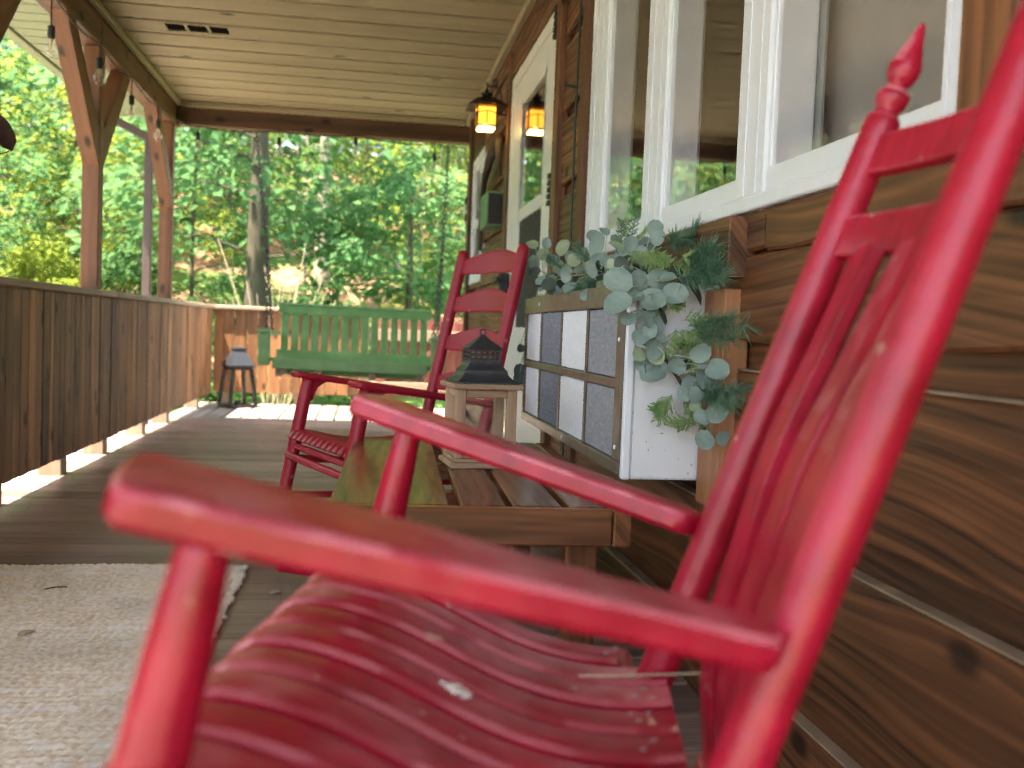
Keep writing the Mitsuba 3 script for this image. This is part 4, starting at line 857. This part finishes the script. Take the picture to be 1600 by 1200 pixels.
# curtains
def folds(y0, y1, x, z0, z1, amp, n, k=120, lean=0.):
    ys = np.linspace(y0, y1, k); w = x + amp * np.sin((ys - y0) / (y1 - y0) * n * 2 * np.pi) * (.7 + .3 * np.sin(ys * 17)); rows_ = []
    zz = np.linspace(z0, z1, 8)
    v = np.array([[w[i], ys[i] + lean * (1 - (z - z0) / (z1 - z0)) * (1 if i > k // 2 else 0), z] for z in zz for i in range(k)]); i, j = np.meshgrid(np.arange(7), np.arange(k - 1), indexing='ij'); i, j = i.ravel(), j.ravel()
    q = np.stack([i * k + j, i * k + j + 1, (i + 1) * k + j + 1, (i + 1) * k + j], 1); return v, np.vstack([q[:, [0, 1, 2]], q[:, [0, 2, 3]]])
for nm, lab, args, mat in [('curtain', 'gathered pale curtain behind the right hand window pane near its left edge', (1.86, 2.13, W + .10, 1.05, 2.2, .012, 6), 'curtain_sheer'),
                           ('curtain', 'flat grey curtain filling the right hand window pane', (1.50, 1.97, W + .15, 1.0, 2.2, .012, .8), 'curtain_cloth'),
                           ('curtain', 'grey curtain fold at the right edge of the right hand window pane', (1.25, 1.56, W + .13, 1.0, 2.2, .010, .7), 'curtain_cloth'),
                           ('curtain', 'gathered pale curtain behind the middle window pane', (2.64, 2.92, W + .10, 1.05, 2.2, .012, 6), 'curtain_sheer')]:
    put(thing(nm, lab, 'curtain'), folds(*args), mat, True)

# ------------------------------------------------------------------ plants
RT = np.random.default_rng(11)
def leaves_mesh(C, D, N, S, ratio=.62, fold=.25):
    """Folded leaves at C along D facing N, of length S."""
    D = D / np.linalg.norm(D, axis=1, keepdims=True); N = N - (N * D).sum(1, keepdims=True) * D; N /= np.linalg.norm(N, axis=1, keepdims=True) + 1e-9; B = np.cross(D, N); S = S[:, None]
    a = C; b = C + D * S; m = C + D * S * .45
    l = m + B * S * ratio * .5 + N * S * fold * .5; r = m - B * S * ratio * .5 + N * S * fold * .5
    n = len(C); v = np.stack([a, l, b, r], 1).reshape(-1, 3); k = np.arange(n)[:, None] * 4
    return v, np.vstack([k + [0, 2, 1], k + [0, 3, 2]])
def crown(height, z0, rad, limbs, per, size, rng, flat=.35, top=1.0, tier=.5):
    """Sprays of leaves on limbs that leave the trunk at rising heights."""
    C, D, N, S, br = [], [], [], [], []
    for i in range(limbs):
        t = (i + rng.uniform(0, 1)) / limbs; z = z0 + (height - z0) * t; az = i * 2.4 + rng.normal(0, .4)
        L = rad * (math.sin(math.pi * (.18 + .80 * t)) ** .8) * rng.uniform(.65, 1.15); e = np.array([math.cos(az), math.sin(az), 0]); s = np.array([-e[1], e[0], 0])
        k = np.linspace(0, 1, 6); P = np.array([0, 0, z]) + e * (L * k)[:, None] + np.array([0, 0, 1]) * (L * (.35 * k - .28 * k * k) * rng.uniform(.6, 1.4))[:, None] + s * (L * .1 * np.sin(k * 5 + i))[:, None]
        br.append(tube(P, np.linspace(.012, .003, 6) * (height / 5), 5, False))
        m = int(per * (.35 + L / rad)); tt = rng.uniform(.25, 1.05, m) ** .8; wid = L * .42 * np.sin(np.clip(tt, 0, 1) * 2.6 + .4)
        base = np.stack([np.interp(tt, k, P[:, c]) for c in range(3)], 1); off = rng.normal(0, .5, m) * wid
        pos = base + s * off[:, None] + e * rng.normal(0, .06 * rad, m)[:, None] + np.array([0, 0, 1]) * (rng.normal(0, 1, m) * flat * .22 * rad - .25 * np.abs(off))[:, None]
        C.append(pos); dd = e * .8 + s * np.sign(off)[:, None] * .6 + rng.normal(0, .4, (m, 3)) + [0, 0, -.35]; D.append(dd)
        N.append(np.array([0, 0, 1.]) + rng.normal(0, .33, (m, 3)) + e * .25); S.append(size * rng.uniform(.65, 1.25, m))
    return leaves_mesh(np.vstack(C), np.vstack(D), np.vstack(N), np.hstack(S)), br
def trunk(height, r, rng, lean=0.):
    k = np.linspace(0, 1, 9); P = np.stack([rng.normal(0, .02 * height ** .5) * np.sin(k * 4) + lean * height * k, rng.normal(0, .02 * height ** .5) * np.sin(k * 3 + 1), -.4 + (height + .4) * k], 1)
    rr = r * (1 - .72 * k); rr[0] *= 1.35
    return tube(P, rr, 9, False)
kinds = {}
def kind(name, leaf, bark, height, z0, rad, limbs, per, size, r, seed, tr_h=None, lean=0., flat=.35):
    rng = np.random.default_rng(seed); lv, br = crown(height, z0, rad, limbs, per, size, rng, flat)
    tr = join([trunk(tr_h or height * .95, r, rng, lean)] + br)
    g = {'type': 'shapegroup', 'crown': mikit.ply((lv[0], lv[1]), leaf, False)}
    if bark: g['trunk'] = mikit.ply((tr[0], tr[1]), bark, True)
    scene['group_' + name] = g; kinds[name] = height
kind('under_a', 'leaf_green', 'bark_grey', 6.5, .8, 2.3, 30, 100, .17, .06, 1)
kind('under_b', 'leaf_blue', 'bark_grey', 5.0, .6, 1.9, 26, 100, .16, .05, 2)
kind('under_c', 'leaf_sunlit_yellow', 'bark_grey', 7.0, 1.0, 2.4, 28, 95, .17, .06, 3)
kind('bush_a', 'leaf_dark', 'bark_grey', 1.7, .12, 1.1, 20, 110, .11, .02, 4)
kind('bush_b', 'leaf_sunlit_yellow', 'bark_grey', 1.4, .1, 1.0, 18, 100, .11, .02, 5)
kind('maple', 'leaf_blue', 'bark_grey', 3.35, 1.25, 1.5, 24, 110, .15, .085, 6, 3.0)
kind('canopy_a', 'leaf_green', 'bark_grey', 19., 8.5, 4.2, 34, 110, .30, .24, 7)
kind('canopy_b', 'leaf_sunlit_yellow', 'bark_pale', 20., 9.5, 4.0, 30, 100, .30, .19, 8)
kind('canopy_c', 'leaf_blue', 'bark_grey', 17., 7.0, 3.8, 34, 110, .28, .17, 9)
kind('bigmaple', 'leaf_blue', 'bark_grey', 9.5, 1.6, 3.3, 40, 130, .2, .19, 10)
kind('sapling', 'leaf_green', 'bark_pale', 5.5, 1.8, 1.2, 16, 70, .14, .035, 12)
KLAB = {'under_a': ('understory_tree', 'mid green leafy understory tree on the wooded slope beyond the railing', 'tree', 'green understory trees'), 'under_b': ('understory_tree', 'bluish green leafy understory tree on the wooded slope', 'tree', 'bluish understory trees'),
        'under_c': ('understory_tree', 'bright yellow green sunlit understory tree on the wooded slope', 'tree', 'yellow green understory trees'), 'bush_a': ('shrub', 'dark green leafy shrub low on the slope beyond the railing', 'shrub', 'dark shrubs'),
        'bush_b': ('shrub', 'light yellow green shrub low on the sunny forest floor', 'shrub', 'light shrubs'), 'canopy_a': ('forest_tree', 'tall forest tree with a grey trunk and high green crown', 'tree', 'tall grey trunked trees'),
        'canopy_b': ('forest_tree', 'tall forest tree with a slim pale trunk and high crown', 'tree', 'tall pale trunked trees'), 'canopy_c': ('forest_tree', 'tall forest tree with a slim grey trunk and bluish crown', 'tree', 'slim grey trunked trees'),
        'sapling': ('sapling', 'slender pale stemmed sapling with few leaves on the slope', 'tree', 'saplings')}
def plant(k, x, y, s=1., rot=None, name=None, label=None, cat=None, lean=(0, 0)):
    nm, lab, ct, grp = KLAB.get(k, (name, label, cat, None))
    key = thing(name or nm, label or lab, cat or ct, None if label else grp)
    t = T().translate([float(x), float(y), float(gz(x, y))]).rotate([0, 0, 1], float(RT.uniform(0, 360) if rot is None else rot))
    if lean[1]: t = T().translate([float(x), float(y), float(gz(x, y))]).rotate([0, 1, 0], float(lean[1]))
    scene[key] = {'type': 'instance', 'to_world': t.scale(float(s)), 'g': ref('group_' + k)}
plant('bigmaple', -1.75, 15.2, 1.0, 40, 'maple_tree', 'big leafy maple with a thick dark trunk left of the swing', 'tree')
plant('maple', .62, 14.6, 1.0, 15, 'maple_tree', 'small round crowned maple with bluish green leaves behind the green swing', 'tree')
plant('canopy_b', -.95, 22.0, .8, 10, 'birch_tree', 'slim whitish trunk standing between the big maple and the small maple', 'tree')
plant('sapling', .75, 24., 1.7, 0, 'leaning_tree', 'pale slender trunk leaning steeply to the left above the small maple', 'tree', (0, -38))
plant('bush_a', -.62, 13.2, .95, 30, 'shrub', 'dark green shrub just behind the left part of the swing', 'shrub')
plant('bush_a', -1.9, 12.6, .8, 100, 'shrub', 'dark green shrub behind the corner of the railing', 'shrub')
placed = [(-1.75, 15.2), (.62, 14.6), (-.95, 22), (.75, 24)]
def scatter(k, n, y0, y1, gap, s0, s1, xa=(-.62, .17), pad=(2.5, 1.5), ok=lambda x, y: True):
    c = 0
    for _ in range(n * 40):
        if c >= n: break
        y = y0 + (y1 - y0) * RT.uniform(0, 1) ** .9; x = RT.uniform(xa[0] * y - pad[0], xa[1] * y + pad[1])
        if all((x - a) ** 2 + (y - b) ** 2 > gap * gap for a, b in placed) and ok(x, y):
            placed.append((x, y)); kk = k[RT.integers(len(k))] if isinstance(k, list) else k
            plant(kk, x, y, RT.uniform(s0, s1)); c += 1
sunlane = lambda x, y: not (abs(x - .12 * y + .3) < 1.6 and y < 24)
scatter(['under_a', 'under_b', 'under_b', 'under_c'], 15, 14.5, 26, 2.2, .65, 1.0, (-.62, -.14), ok=sunlane)
scatter(['under_a', 'under_c', 'under_c', 'under_b'], 22, 23, 42, 2.5, .8, 1.15)
scatter(['under_c', 'under_c', 'under_a'], 8, 19, 34, 2.2, .6, 1.0, (.02, .2))
scatter(['bush_a', 'bush_b', 'bush_b', 'bush_a'], 60, 13.5, 34, 1.0, .6, 1.2)
scatter('canopy_a', 5, 24, 55, 4.5, .8, 1.1)
scatter('canopy_b', 7, 22, 50, 3.5, .8, 1.1)
scatter('canopy_c', 10, 24, 60, 4, .8, 1.15)
scatter('sapling', 14, 16, 34, 1.6, .7, 1.2)
scatter(['canopy_a', 'canopy_c'], 12, 56, 85, 4.0, .9, 1.2, (-.22, .17))
scatter(['under_a', 'under_c', 'under_b'], 30, 38, 66, 2.6, 1.0, 1.5)
for (k, x, y, s) in [('under_a', -9.5, 3, 1.0), ('under_b', -10.5, 7.5, 1.1), ('under_a', -9.0, 11.5, 1.0), ('canopy_a', -15, 5, .9), ('canopy_c', -16, 11, .9), ('under_b', -12, -1, 1.), ('under_c', -14, 14, 1.1), ('canopy_b', -19, 1, .9), ('under_a', -15, 8.5, 1.1), ('canopy_a', -20, -6, .9), ('under_b', -6.8, 14.0, .9), ('bush_a', -7.5, 5.5, 1.2), ('bush_a', -7.2, 9.2, 1.1), ('under_a', -17, -3, 1.2), ('canopy_c', -22, 8, 1.), ('canopy_a', -24, 16, 1.)]:  # unseen trees left of the porch, placed for green bounce light
    placed.append((x, y)); plant(k, x, y, s)
gr = thing('ornamental_grass', 'clump of dry pale grass stalks rising behind the railing corner', 'grass')
g = []
base = np.array([-.90, 10.45, -.48])
for (tx, ty, tz) in [(-1.5, 10.5, 1.62), (-.62, 10.4, 1.60), (-.80, 10.4, 1.38), (-.86, 10.5, 1.33), (-1.02, 10.4, 1.36), (-.45, 10.5, 1.25), (-.40, 10.4, 1.12), (-1.35, 10.5, 1.02), (-.55, 10.3, 1.02), (-.70, 10.5, 1.2), (-1.2, 10.4, 1.2), (-.95, 10.4, 1.18), (-.50, 10.5, .96), (-.75, 10.3, 1.1), (-1.08, 10.3, 1.07), (-.3, 10.4, 1.04)]:
    tip = np.array([tx, ty, tz]); b = base + RT.normal(0, .05, 3) * [1, 1, 0]; mid = b + (tip - b) * .6 + np.array([0, 0, .12]); g.append(tube(spline([b, mid, tip], 9), np.linspace(.011, .004, 9), 5))
put('stalk', join(g), 'dry_straw', True, parent=gr); labels[gr + '__stalk'] = {'kind': 'stuff'}
